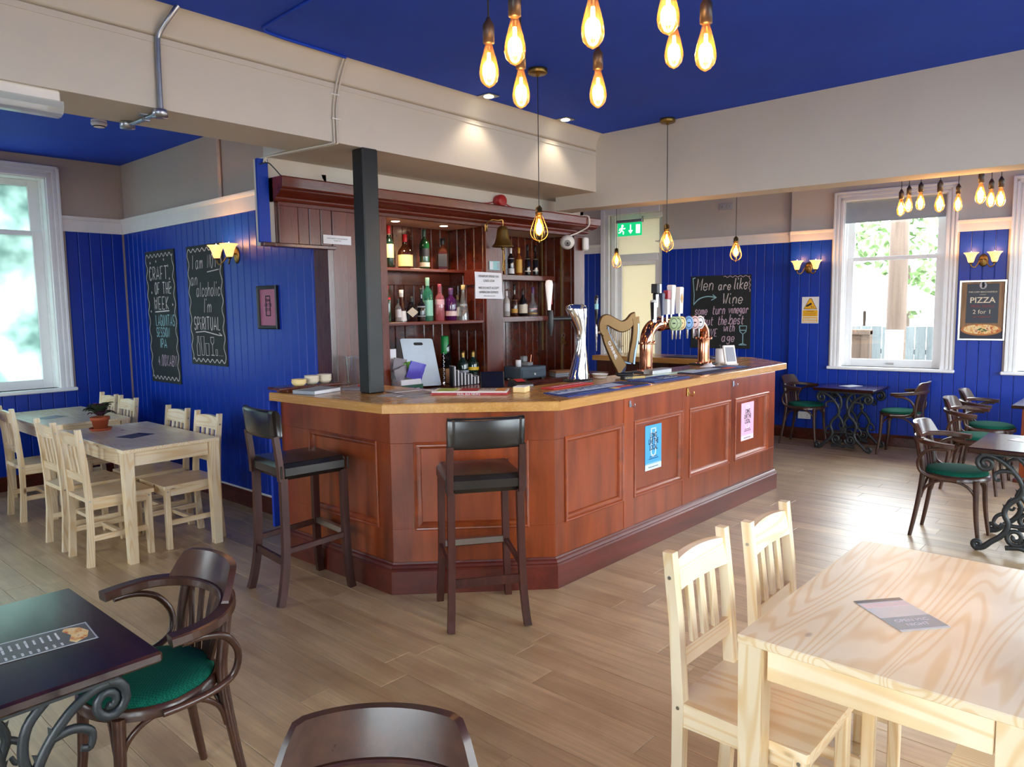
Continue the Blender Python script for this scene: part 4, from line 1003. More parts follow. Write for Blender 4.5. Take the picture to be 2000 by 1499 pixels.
def shade_mat():
    k = NT('alabaster_shade'); k.set(col=S(255, 214, 150), rough=.35, emit=(1.0, .50, .16, 1), es=.75); k.m.cycles.emission_sampling = 'NONE'
    v = k.coords(rand=False); k.col(k.ramp(k.noise(v, 30, 3), [(.3, S(250, 190, 110)), (.7, S(255, 226, 170))])); return k.m
M['shade'] = shade_mat()
def sconce(label, loc, rz, e=5.0):
    t = wallthing('wall_sconce', label, 'wall lamp', loc, rz, 'twin wall lamps')
    mb = MB(); mb.T = Matrix(((1, 0, 0, 0), (0, 1.5, 0, 0), (0, 0, 1, 0), (0, 0, 0, 1))); mb.lathe([(0, 0), (.045, 0), (.045, .006), (.034, .014), (.02, .02), (0, .022)], 18)
    obj('backplate', mb, 'old_brass', t)
    for s in (-1, 1):
        obj('arm', MB().tube(smooth_path([(s * .01, .01, .02), (s * .03, .0, .06), (s * .045, -.045, .09), (s * .07, -.075, .11), (s * .098, -.06, .12), (s * .105, -.025, .12)], 4), .0065, 7), 'old_brass', t)
        sh = MB(); sh.T = Matrix(((1, 0, 0, s * .105), (0, 0, 1, -.02), (0, -1, 0, .12), (0, 0, 0, 1)))
        sh.lathe([(.022, -.005), (.030, .012), (.038, .045), (.052, .078), (.072, .098), (.069, .099), (.049, .080), (.035, .046), (.027, .014)], 20)
        so = obj('lamp_shade', sh, 'shade', t)
        cu = MB(); cu.T = sh.T; cu.lathe([(0, -.02), (.012, -.02), (.02, -.008), (.024, 0), (0, 0)], 14); obj('cup', cu, 'old_brass', t)
        cb = MB(); cb.T = sh.T; cb.lathe([(.010, .01), (.016, .04), (.015, .07), (.008, .1), (.0, .114)], 10); obj('candle_bulb', cb, 'lamp_on', so)
        warm(t, (s * .105, .10, .135), e, .02, (1.0, .45, .14))
    return t
sconce('lit twin wall lamp beside the tall blackboards on the left wall', (3.07, 5.752, 2.085), LR, .9)
sconce('lit twin wall lamp above the yellow camera notice on the far wall', FP(.366, 2.06), FR, .9)
sconce('lit twin wall lamp above the framed pizza poster', FP(2.125, 2.065), FR, .9)
for x, y, l in ((3.885, 3.68, 'square recessed ceiling spot on the left, near the hanging cage lamp'), (4.775, 3.70, 'square recessed ceiling spot on the right, near the beam corner')):
    t = thing('ceiling_spot', l, 'ceiling light', (x, y, 3.1), 0, 'recessed ceiling spots')
    obj('bezel', MB().box(-.055, .055, -.055, .055, -.008, 0, .003), 'steel', t)
    obj('lens', MB().lathe([(0, -.014), (.03, -.012), (.036, -.008)], 16), 'lamp_on', t)
    ld = bpy.data.lights.new('spot_light', 'SPOT'); ld.energy = 3.5; ld.color = (1, .82, .6); ld.spot_size = 1.9; ld.spot_blend = .6; ld.shadow_soft_size = .03
    lo = bpy.data.objects.new('spot_light', ld); COL.objects.link(lo); lo.parent = t; lo.location = (0, 0, -.03)
for x, l in ((3.78, 'left'), (4.29, 'right')):
    t = thing('shelf_spot', l + ' of the two small spots lit in the pale soffit over the spirit bottles', 'shelf light', (x, 4.60, 2.3155), 0, 'soffit spots over the bottles')
    obj('bezel', MB().lathe([(0, -.004), (.042, -.004), (.045, 0)], 18), 'brass', t)
    obj('lens', MB().lathe([(0, -.009), (.03, -.007), (.034, -.004)], 16), 'lamp_on', t)
    ld = bpy.data.lights.new('spot_light', 'SPOT'); ld.energy = 9; ld.color = (1, .76, .5); ld.spot_size = 2.2; ld.spot_blend = .7; ld.shadow_soft_size = .03
    lo = bpy.data.objects.new('spot_light', ld); COL.objects.link(lo); lo.parent = t; lo.location = (0, 0, -.02)
def BY(X): return 3.70 + .01923 * (X + 2.65)
fl = thing('tube_light', 'unlit strip light with clear cover under the cream beam, at the left edge', 'strip light', (.60, 3.835, 2.62), math.radians(1.1))
obj('gear_tray', MB().box(-.62, .62, -.055, .055, -.05, 0, .006), 'white', fl)
obj('tube', MB().tube([(-.6, 0, -.072), (.58, 0, -.072)], .013, 10), 'paper', fl)
dm = MB(); dp = [(-.06, -.045), (-.06, -.075), (-.045, -.098), (-.02, -.106), (.02, -.106), (.045, -.098), (.06, -.075), (.06, -.045)]
vs = [(x, a, b) for x in (-.63, .63) for a, b in dp]; dm.add(vs, [(j, j + 1, 9 + j, 8 + j) for j in range(7)] + [tuple(range(8)), tuple(range(8, 16))[::-1]], False)
M['tube_cover'] = glassy('tube_cover', (.9, .94, .95, 1), .15, .08, (.8, .84, .86, 1), .3)
obj('cover', dm, 'tube_cover', fl)
cd = thing('steel_conduit', 'bent galvanised steel conduit with round junction boxes on the left beam', 'conduit', (0, 0, 0))
y0 = BY(1.65)
obj('pipe', MB().tube(smooth_path([(1.73, y0 - .09, 3.1), (1.70, y0 - .07, 3.05), (1.662, y0 - .022, 2.97), (1.655, y0 - .016, 2.90), (1.652, y0 - .016, 2.61)], 4), .0125, 10), 'galv', cd)
obj('junction_box', MB().lathe([(0, 0), (.036, 0), (.036, .034), (.033, .037), (0, .037)], 18, (1.652, y0 - .006, 2.578)), 'galv', cd)
obj('pipe', MB().tube([(1.652, y0 + .03, 2.602), (1.645, 4.13, 2.602)], .0115, 10), 'galv', cd)
obj('junction_box', MB().lathe([(0, 0), (.036, 0), (.036, .034), (.033, .037), (0, .037)], 18, (1.643, 4.15, 2.585)), 'galv', cd)
obj('saddle', MB().box(1.615, 1.685, 3.92, 3.945, 2.61, 2.62).box(1.632, 1.664, 3.925, 3.94, 2.588, 2.615), 'galv', cd)
ca = thing('cream_cable', 'pair of cream cables clipped down the beam face to the blue post', 'cable', (0, 0, 0))
for k, dx in enumerate((0, .022)):
    yy = BY(2.68) - .008
    P = [(2.715 + dx, yy - .06, 3.09), (2.71 + dx, yy - .02, 3.02), (2.695 + dx, yy, 2.93), (2.672 + dx, yy, 2.80), (2.672 + dx, yy, 2.64), (2.664 + dx, yy + .01, 2.612), (2.64 + dx, yy + .25, 2.612), (2.60 + dx * .6, 4.38, 2.612), (2.585 + dx * .3, 4.425, 2.602), (2.572 + dx, 4.424, 2.575)]
    obj('cable_run', MB().tube(smooth_path(P, 3), .0062, 7), 'cream', ca)
obj('clip', MB().box(2.66, 2.715, BY(2.68) - .016, BY(2.68), 2.75, 2.757).box(2.66, 2.715, BY(2.68) - .016, BY(2.68), 2.89, 2.897), 'white', ca)
bc = thing('black_cable', 'thin black cable looping from the blue post onto the back bar cornice', 'cable', (0, 0, 0))
obj('cable_run', MB().tube(smooth_path([(2.545, 4.428, 2.56), (2.60, 4.42, 2.575), (2.64, 4.42, 2.55), (2.69, 4.42, 2.505), (2.72, 4.43, 2.493)], 4), .004, 6), 'black', bc)
cc = thing('ceiling_cable', 'dark cable painted over along the blue ceiling above the beam', 'cable', (0, 0, 0))
obj('cable_run', MB().tube(smooth_path([(2.72, BY(2.7) - .085, 3.094), (2.5, BY(2.5) - .09, 3.094), (2.25, BY(2.25) - .10, 3.094), (2.16, BY(2.2) - .14, 3.094), (2.14, BY(2.2) - .3, 3.094), (2.10, 2.6, 3.094)], 5), .008, 6), 'ceiling_blue', cc)
sd = thing('smoke_detector', 'white round smoke detector on the low blue ceiling at the left', 'smoke detector', (2.271, 6.265, 3.1))
obj('base', MB().lathe([(0, 0), (.055, 0), (.055, -.014), (0, -.014)], 20), 'white', sd)
obj('head', MB().lathe([(.05, -.014), (.058, -.02), (.056, -.034), (.038, -.052), (0, -.054)], 20), 'white', sd)
obj('vent', MB().lathe([(.0385, -.0515), (.046, -.045)], 20, cap=False), 'ink', sd)
pp = wallthing('twin_pipes', 'pair of slim beige painted pipes above the rail on the left wall', 'pipe', (3.07, 5.975, 2.56), LR)
obj('pipe', MB().tube([(-.012, 0, .0), (-.012, .54, .0)], .009, 8), 'soffit', pp); obj('pipe', MB().tube([(.012, 0, .0), (.012, .54, .0)], .009, 8), 'soffit', pp)

# ------------------------------------------------------------ chalk lettering
GL = {'a': '46 26 15 13 22 32 44|46 43 52', 'b': '19 12|14 36 46 55 53 42 22 13', 'c': '45 36 26 15 13 22 32 43', 'd': '46 26 15 13 22 32 44|49 42', 'e': '14 44 45 36 26 15 13 22 32 43', 'g': '46 26 15 14 23 33 45|46 41 30 20 11', 'h': '19 12|14 26 36 45 42', 'i': '16 13 22|18 19', 'k': '19 12|46 14 42', 'l': '19 13 22', 'm': '16 12|14 26 35 32|34 46 55 52', 'n': '16 12|14 26 36 45 42', 'o': '26 15 13 22 32 43 45 36 26', 'p': '16 10|15 26 36 45 43 32 22 13', 'r': '16 12|14 26 36 45', 's': '45 36 26 15 24 34 43 32 22 13', 't': '28 23 32 42|16 46', 'u': '16 13 22 32 43|46 42', 'v': '16 32 56', 'w': '16 22 34 42 56', 'W': '19 22 35 42 59', 'M': '12 19 34 59 52', 'I': '12 19', 'P': '12 19 39 48 46 35 15', 'R': '12 19 39 48 46 35 15|25 42', 'O': '29 17 14 22 32 44 47 39 29', 'V': '19 32 59', 'E': '49 19 12 42|15 35', 'C': '48 39 29 17 14 22 32 43', 'A': '12 39 52|14 44', 'F': '49 19 12|15 35', 'T': '19 59|39 32', 'H': '19 12|49 42|15 45', 'K': '19 12|49 15 42', 'L': '19 12 42', 'G': '48 39 29 17 14 22 32 43 45 35', 'U': '19 14 22 32 44 49', 'N': '12 19 42 49', 'S': '48 39 29 18 17 25 35 44 43 32 22 13', 'B': '12 19 39 48 46 35 15|35 45 43 32 12', 'Y': '19 35 59|35 32', '4': '38 14 44|36 32', '0': '29 17 14 22 32 44 47 39 29', '.': '12 22', '%': '12 59|19 28 17|43 52', "'": '19 18'}
CURVY = set('abcdeghilmnoprstuCOSGU0')
def stroke(mb, P, w, z=.0):
    P = [Vector((p[0], p[1])) for p in P]; L = []
    for i, p in enumerate(P):
        d = (P[min(i + 1, len(P) - 1)] - P[max(i - 1, 0)]); d = d.normalized() if d.length > 1e-7 else Vector((1, 0)); n = Vector((-d.y, d.x))
        L += [(p + n * w / 2).to_tuple() + (z,), (p - n * w / 2).to_tuple() + (z,)]
    mb.add(L, [(2 * i, 2 * i + 1, 2 * i + 3, 2 * i + 2) for i in range(len(P) - 1)])
def chalk(parent, txt, cx, y, h, mat, slant=.12, ws=.8, w=.007, z=.0125, rise=0.0, name='chalk_lettering'):
    # h = cap height; centred at cx, baseline y
    mb = MB(); u = h / 7.0; adv = []; 
    for ch in txt: adv.append(3.2 if ch == ' ' else (max(int(p[0]) for p in GL[ch].replace('|', ' ').split()) + .9))
    tot = sum(adv) * u * ws; x = -tot / 2
    for ch, a in zip(txt, adv):
        if ch != ' ':
            for st in GL[ch].split('|'):
                P = [(int(p[0]) - .5, int(p[1]) - 2) for p in st.split()]
                if ch in CURVY and len(P) > 2: P = [(q.x, q.y) for q in smooth_path([(*p, 0) for p in P], 3)]
                Q = []
                for px, py in P:
                    X = x + px * u * ws + py * u * slant; Q.append((cx + X, y + py * u + X * rise))
                stroke(mb, Q, w, z)
        x += a * u * ws
    return obj(name, mb, mat, parent)
def wavy(parent, x0, x1, y0, y1, amp, n, w, mat, z=.0125, name='chalk_border', sides='tlbr', zig=False):
    mb = MB()
    def run(a, b, k, nn):
        P = []
        for i in range(nn * 6 + 1):
            t = i / (nn * 6); s = math.sin(t * nn * 2 * PI) * amp
            px, py = a[0] + (b[0] - a[0]) * t, a[1] + (b[1] - a[1]) * t
            P.append((px, py + s) if k == 'h' else (px + s, py))
        stroke(mb, P, w, z)
    H = max(3, int(n * (y1 - y0) / (x1 - x0) * .55))
    if 't' in sides: run((x0, y1), (x1, y1), 'h', n)
    if 'b' in sides: run((x0, y0), (x1, y0), 'h', n)
    if 'l' in sides: run((x0, y0), (x0, y1), 'v', H)
    if 'r' in sides: run((x1, y0), (x1, y1), 'v', H)
    return obj(name, mb, mat, parent)
# tall board: craft of the week
B1 = wallthing('blackboard', 'tall narrow chalkboard at the left, lettered with the craft beer of the week', 'chalkboard', (3.07, 7.20, .96), LR, 'tall chalkboards')
obj('board', MB().box(-.315, .315, 0, 1.25, 0, .012, .003), 'chalkboard', B1)
wavy(B1, -.285, .285, .045, 1.205, .016, 7, .009, 'chalk')
chalk(B1, 'CRAFT', -.03, .98, .12, 'chalk', .05, .92, .011); chalk(B1, 'OF THE', .05, .845, .105, 'chalk', .05, .85, .010); chalk(B1, 'WEEK', .0, .70, .115, 'chalk', .05, 1.0, .011)
chalk(B1, 'LAGUNITAS', .06, .545, .10, 'chalk_aqua', .0, .66, .008); chalk(B1, 'SESSION', .0, .44, .085, 'chalk_aqua', .05, .78, .008); chalk(B1, 'IPA', .0, .335, .085, 'chalk_aqua', .05, 1.0, .009)
chalk(B1, '4.00%ABV', .06, .165, .10, 'chalk_pink', .05, .72, .008)
mb = MB(); stroke(mb, [(-.15, .675), (.16, .685)], .012, .0125)
for sx, sy in ((-.2, 1.14), (-.07, 1.15), (.1, 1.16), (.18, 1.1), (.02, 1.09), (-.22, 1.06), (.2, .98), (.22, .9), (-.2, .86), (-.12, .78), (.24, .74), (-.24, .68)):
    for a in (0, PI / 3, 2 * PI / 3): stroke(mb, [(sx - .013 * math.cos(a), sy - .013 * math.sin(a)), (sx + .013 * math.cos(a), sy + .013 * math.sin(a))], .005, .0125)
obj('chalk_stars', mb, 'chalk', B1)
B2 = wallthing('blackboard', 'tall chalkboard partly behind the wall lamp, with drawn bottles and glasses at the bottom', 'chalkboard', (3.07, 6.308, 1.165), LR, 'tall chalkboards')
obj('board', MB().box(-.325, .325, 0, 1.04, 0, .012, .003), 'chalkboard', B2)
wavy(B2, -.295, .295, .04, 1.0, .015, 7, .009, 'chalk')
chalk(B2, 'I am', -.12, .84, .12, 'chalk', .15, .72); chalk(B2, 'NOT', .15, .84, .11, 'chalk', .1, .75); chalk(B2, 'an', -.2, .70, .11, 'chalk', .15, .8); chalk(B2, 'alcoholic', .05, .60, .12, 'chalk', .15, .66)
chalk(B2, "I'm", .03, .46, .12, 'chalk', .15, .9); chalk(B2, 'SPiRITUAL', .0, .31, .11, 'chalk', .05, .76, .010)
mb = MB(); Zc = .0125
stroke(mb, [(-.22, .285), (-.05, .295), (.2, .265), (.26, .262)], .009, Zc); stroke(mb, [(.26, .262), (.21, .285)], .008, Zc); stroke(mb, [(.05, .805), (.26, .82)], .008, Zc)
for L in ([(-.21, .08), (-.21, .17), (-.195, .20), (-.195, .25), (-.17, .25), (-.17, .20), (-.155, .17), (-.155, .08), (-.21, .08)], [(-.12, .085), (-.135, .25), (-.07, .25), (-.08, .085), (-.12, .085)], [(-.045, .085), (-.05, .19), (.015, .19), (.01, .085), (-.045, .085)],
          [(.05, .245), (.055, .20), (.08, .18), (.105, .20), (.11, .245), (.05, .245)], [(.08, .18), (.08, .095)], [(.05, .09), (.11, .09)], [(.135, .09), (.135, .14), (.165, .14), (.165, .09), (.135, .09)], [(.19, .09), (.197, .09)], [(.22, .09), (.227, .09)], [(.25, .09), (.257, .09)]): stroke(mb, L, .007, Zc)
obj('chalk_drawing', mb, 'chalk', B2)
B3 = wallthing('blackboard', 'square chalkboard on the far wall with a saying about men and wine', 'chalkboard', FP(-.725, 1.075, -.057), FR)
obj('board', MB().box(-.395, .395, 0, .935, 0, .012, .003), 'chalkboard', B3)
for tx, cx, y, h, w_ in (('Men', -.205, .75, .15, .72), ('are', .055, .75, .11, .70), ('like', .265, .755, .14, .58), ('Wine', .16, .575, .13, .80), ('some', -.255, .435, .11, .54), ('turn', -.02, .44, .12, .52), ('vinegar', .235, .45, .11, .49), ('but', -.16, .30, .12, .56), ('the', .03, .305, .12, .50), ('best', .215, .315, .12, .56), ('IMPROVE', -.19, .155, .095, .70), ('with', .12, .22, .11, .52), ('age', .11, .09, .11, .72)):
    chalk(B3, tx, cx, y, h, 'chalk_pink' if y < .5 else 'chalk', .14, w_, .011)
wavy(B3, .04, .375, .72, .915, .009, 5, .008, 'chalk_pink', sides='tr')
mb = MB(); stroke(mb, [(-.37, .91), (-.35, .70), (-.355, .56)], .009, Zc); stroke(mb, [(-.375, .9), (-.335, .915)], .012, Zc)
stroke(mb, [(q.x, q.y) for q in smooth_path([(-.35, .575, 0), (-.28, .64, 0), (-.17, .67, 0), (-.06, .655, 0)], 4)], .013, Zc); stroke(mb, [(-.10, .69), (-.05, .655), (-.12, .62)], .012, Zc)
for L in ([(.255, .29), (.262, .22), (.30, .185), (.34, .22), (.348, .29), (.255, .29)], [(.30, .185), (.30, .06)], [(.25, .05), (.35, .05), (.30, .07), (.25, .05)], [(.268, .235), (.335, .235)]): stroke(mb, L, .010, Zc)
obj('chalk_drawing', mb, 'chalk_aqua', B3)

# ------------------------------------------------------------ signs and frames
pf = wallthing('picture_frame', 'small black framed pink print on the blue wall by the bar end', 'picture', (3.07, 5.295, 1.49), LR)
obj('frame', MB().pframe(-.145, .145, 0, .335, [(0, 0), (0, .022), (.008, .026), (.024, .02), (.028, .006), (.028, 0)]), 'black', pf)
obj('print', MB().box(-.12, .12, .025, .31, .002, .006), flat('dusty_pink', S(176, 100, 128), .5), pf)
g = MB()
for a, b, c, d in ((-.04, -.028, .10, .25), (.02, .032, .10, .25), (-.04, .032, .25, .26), (-.04, .032, .10, .108)): g.box(a, b, c, d, .006, .0065)
obj('pint_print', g, 'ink', pf); words('LONG', .034, 'ink', pf, (0, .222, .008), sx=.8); words('LIVE THE', .034, 'ink', pf, (0, .186, .008), sx=.8); words('LOCAL', .034, 'ink', pf, (0, .150, .008), sx=.8)
cs = wallthing('camera_notice', 'white and yellow camera warning notice on the far blue wall', 'sign', FP(.395, 1.40), FR)
obj('sheet', MB().box(-.097, .097, 0, .315, 0, .003, .001), 'white', cs)
flat('sign_yellow', S(240, 178, 22), .5); flat('sign_dark', S(70, 44, 20), .6)
mb = MB(); mb.prism([(-.078, .168), (.078, .168), (.012, .298), (-.012, .298)], .003, .0038); obj('triangle', mb, 'sign_dark', cs)
mb = MB(); mb.prism([(-.070, .174), (.070, .174), (.009, .292), (-.009, .292)], .0038, .0044); tri = obj('triangle_face', mb, 'sign_yellow', cs)
mb = MB(); mb.T = Matrix.Translation((-.012, .222, .0044)) @ Matrix.Rotation(.5, 4, 'Z'); mb.box(-.03, .03, -.011, .011, 0, .0008).box(-.042, -.03, -.007, .007, 0, .0008); mb.T = None
mb.box(.008, .013, .192, .216, .0044, .0052).box(.008, .045, .190, .195, .0044, .0052); obj('camera_symbol', mb, 'ink', cs)
obj('text_panel', MB().box(-.084, .084, .082, .157, .003, .004).box(-.084, .084, .012, .072, .003, .004), 'sign_yellow', cs)
obj('text_strip', MB().box(-.076, .076, .045, .058, .004, .0046).box(-.076, .076, .02, .033, .004, .0046), 'white', cs)
for tx, y, s in (('WARNING', .143, .018), ('CCTV IN OPERATION', .12, .0135), ('24 HOUR RECORDING', .10, .012)): words(tx, s, 'sign_dark', cs, (0, y, .0046))
pz = wallthing('pizza_poster', 'silver framed pizza offer poster on the far wall between two windows', 'poster', FP(2.135, 1.22), FR)
obj('frame', MB().pframe(-.215, .215, 0, .64, [(0, 0), (0, .014), (.004, .018), (.02, .018), (.024, .012), (.024, 0)]), 'steel', pz)
M['poster_wood'] = wood('poster_wood_print', S(112, 82, 56), S(170, 128, 88), 1, 3, 40, .5)
obj('print', MB().box(-.193, .193, .022, .618, .002, .005), 'poster_wood', pz)
obj('print_floor', MB().box(-.193, .193, .022, .135, .005, .0055), flat('poster_navy', S(38, 44, 62), .5), pz)
obj('print_panel', MB().pframe(-.145, .145, .185, .60, [(0, .005), (0, .0064), (.004, .0064), (.004, .005)]).box(-.141, .141, .189, .596, .005, .006), flat('poster_slate', S(58, 66, 78), .5), pz)
mb = MB(); mb.T = Matrix(((1, 0, 0, 0), (0, 1.15, 0, .583), (0, 0, 1, .0062), (0, 0, 0, 1))); mb.lathe([(0, .001), (.033, .001)], 20)
obj('badge', mb, 'paper', pz)
mb = MB(); mb.prism([(-.012, .558), (.010, .556), (.012, .575), (.018, .585), (.010, .60), (.012, .614), (-.006, .617), (-.014, .60), (-.010, .58)], .0072, .0078); obj('badge_profile', mb, 'ink', pz)
flat('print_cream', S(232, 220, 190), .5); flat('print_red', S(150, 40, 44), .5)
words('THE LORD BEACONSFIELD', .0215, 'print_cream', pz, (0, .513, .0068)); words('presents', .016, 'print_cream', pz, (0, .487, .0068), shear=.3)
words('PIZZA', .085, 'print_cream', pz, (0, .425, .0068), bold=.001); words('MEAL DEALS', .036, 'print_red', pz, (0, .363, .0068), sx=1.05); words('2 for 1', .062, 'print_cream', pz, (0, .303, .0068)); words('ON WEEKENDS', .024, 'print_red', pz, (0, .25, .0068))
def pizza_print():
    k = NT('pizza_print'); v = k.coords(rand=False)
    c = k.ramp(k.noise(v, 26, 4), [(.36, S(198, 60, 36)), (.47, S(240, 196, 120)), (.56, S(246, 224, 170)), (.68, S(180, 52, 34))]); k.col(c); k.set(rough=.5); return k.m
M['pizza'] = pizza_print()
def oval(a, b, cx, cy, z0, z1, n=30): return MB().prism([(cx + a * math.cos(2 * PI * i / n), cy + b * math.sin(2 * PI * i / n)) for i in range(n)], z0, z1)
obj('pizza_crust', oval(.186, .062, 0, .115, .0055, .0075), flat('crust', S(190, 122, 62), .6), pz)
obj('pizza_topping', oval(.165, .050, 0, .12, .0075, .0085), 'pizza', pz)
mb = MB()
for a, b in ((-.02, .115), (.01, .10), (.025, .118), (-.005, .125), (.04, .105)): mb.prism([(a - .02, b), (a, b - .008), (a + .02, b), (a, b + .008)], .0085, .0092)
obj('basil', mb, flat('basil_green', S(50, 98, 40), .5), pz)
ex = wallthing('exit_sign', 'hanging green exit sign with a running figure above the far door', 'sign', FP(-1.93, 2.575, .12), FR)
flat('exit_green', S(20, 150, 96), .4); M['exit_green'].node_tree.nodes['Principled BSDF'].inputs['Emission Color'].default_value = S(10, 150, 90); M['exit_green'].node_tree.nodes['Principled BSDF'].inputs['Emission Strength'].default_value = .9
obj('panel', MB().box(-.18, .18, 0, .175, -.004, .004, .002), 'exit_green', ex)
obj('housing', MB().box(-.195, .195, .175, .215, -.03, .03, .006), 'steel', ex)
obj('hanger', MB().tube([(-.15, .215, 0), (-.15, .53, 0)], .0025, 5).tube([(.15, .215, 0), (.15, .53, 0)], .0025, 5).box(.185, .195, .17, .25, -.02, .02), 'steel', ex)
mb = MB(); zz = (.0042, .0055)
mb.box(.095, .155, .03, .145, *zz)
mb.box(.008, .022, .07, .15, *zz); mb.prism([(-.018, .075), (.015, .028), (.048, .075)], *zz)
fg = [(-.105, .135, .016)]
mb.prism([(-.105 + .017 * math.cos(k * PI / 6), .138 + .017 * math.sin(k * PI / 6)) for k in range(12)], *zz)
for a, b, w_ in (((-.108, .118), (-.122, .075), .026), ((-.11, .112), (-.075, .095), .012), ((-.075, .095), (-.065, .11), .011), ((-.113, .11), (-.148, .10), .012), ((-.148, .10), (-.152, .075), .011), ((-.118, .078), (-.088, .058), .015), ((-.088, .058), (-.095, .025), .014), ((-.124, .078), (-.138, .052), .015), ((-.138, .052), (-.165, .048), .013)):
    mb.bar((*a, zz[0] + .0006), (*b, zz[0] + .0006), .0012, w_, (1, 1, 0)) if False else stroke(mb, [a, b], w_, zz[1])
M['exit_white'] = glow('exit_white', (.9, 1, .95, 1), 1.0)
obj('symbol', mb, 'exit_white', ex)
for i, u in enumerate((-.72, -.625)):
    o = wallthing('wall_plate', ('left', 'right')[i] + ' of two grey plates high on the far wall above the chalkboard', 'wall plate', FP(u, 2.83, -.073), FR, 'plates above the chalkboard')
    obj('plate', MB().box(-.043, .043, 0, .086, 0, .012, .004), flat('grey_plate', S(190, 192, 196), .5), o)
    obj('insert', MB().box(-.012, .012, .03, .056, .012, .016, .003), 'steel', o)
so = wallthing('power_socket', 'white double socket low on the far wall behind the window table chair', 'socket', FP(.36, .245), FR)
obj('plate', MB().box(-.075, .075, 0, .088, 0, .012, .004), 'white', so)
obj('rocker', MB().box(-.03, -.015, .055, .075, .012, .016, .002).box(.015, .03, .055, .075, .012, .016, .002), 'white', so)
mb = MB()
for s in (-.035, .035): mb.box(s - .003, s + .003, .042, .05, .012, .0125).box(s - .013, s - .006, .02, .025, .012, .0125).box(s + .006, s + .013, .02, .025, .012, .0125)
obj('pin_holes', mb, 'ink', so)
bl = wallthing('roller_blind', 'grey fabric roller blind half lowered over the far window', 'blind', FP(1.2575, 2.555), FR)
flat('blind_grey', S(172, 184, 190), .85)
obj('fabric', MB().box(-.505, .505, 0, .235, -.03, -.028), 'blind_grey', bl)
obj('roller', MB().tube([(-.505, .225, -.045), (.505, .225, -.045)], .02, 12), 'blind_grey', bl)
obj('hem_bar', MB().box(-.505, .505, -.006, .008, -.034, -.024, .003), 'blind_grey', bl)
# ------------------------------------------------------------ bottles
def liquor(name, c, rough=.08, dark=True):
    k = NT(name); v = k.coords(rand=False); k.col(k.ramp(k.noise(v, 9, 2), [(.3, tuple(x * .8 for x in c[:3]) + (1,)), (.7, c)])); k.set(rough=rough, coat=.6, coatr=.04, spec=.6); M[name] = k.m
for nm, c in (('g_brown', S(58, 26, 14)), ('g_green', S(16, 66, 34)), ('g_dkgreen', S(20, 44, 34)), ('g_black', S(20, 19, 22)), ('g_purple', S(74, 20, 84)), ('g_navy', S(24, 34, 70)), ('g_amber', S(150, 78, 24))): liquor(nm, c)
M['g_clear'] = glassy('bottle_clear', (.86, .9, .9, 1), .25, .03, S(200, 205, 206), .16)
M['g_pink'] = glassy('bottle_pink', (.95, .62, .66, 1), .25, .03, S(226, 130, 140), .3)
M['g_mint'] = glassy('bottle_mint', (.5, .85, .70, 1), .25, .03, S(70, 160, 130), .4)
M['g_frost'] = glassy('bottle_frost', (.95, .95, .93, 1), .2, .2, S(222, 216, 208), .6)
for nm, c in (('red', S(206, 34, 38)), ('cream_l', S(240, 214, 150)), ('beige_l', S(226, 214, 190)), ('white_l', S(226, 226, 226)), ('gold_l', S(214, 160, 60)), ('mint_l', S(150, 216, 190)), ('grey_l', S(150, 156, 166)), ('cap_black', S(22, 22, 22)), ('cap_white', S(236, 234, 232)), ('cap_green', S(34, 66, 52)), ('cap_mint', S(150, 196, 172)), ('cap_pink', S(150, 60, 84)), ('cap_purple', S(96, 60, 110)), ('cap_brown', S(64, 44, 34)), ('cork', S(206, 180, 130)), ('pink_l', S(232, 178, 186)), ('pale_l', S(232, 206, 200)), ('yellow_l', S(236, 190, 40)), ('lime_l', S(150, 206, 70)), ('dk_l', S(34, 34, 40))): flat(nm, c, .45)
PR = {'std': [(.92, 0), (1, .02), (1, .58), (.86, .66), (.46, .73), (.38, .79), (.36, .92)], 'tall': [(.94, 0), (1, .02), (1, .62), (.8, .70), (.42, .76), (.36, .80), (.36, .93)], 'squat': [(.9, 0), (1, .03), (1.02, .44), (.92, .54), (.45, .66), (.30, .74), (.28, .90)],
      'cone': [(1, 0), (1.0, .04), (.80, .35), (.45, .66), (.36, .78), (.36, .90)], 'long': [(.94, 0), (1, .02), (1, .48), (.7, .56), (.40, .62), (.36, .70), (.34, .93)], 'bulb': [(.9, 0), (1, .03), (.9, .2), (1, .3), (.6, .45), (.34, .55), (.30, .90)]}
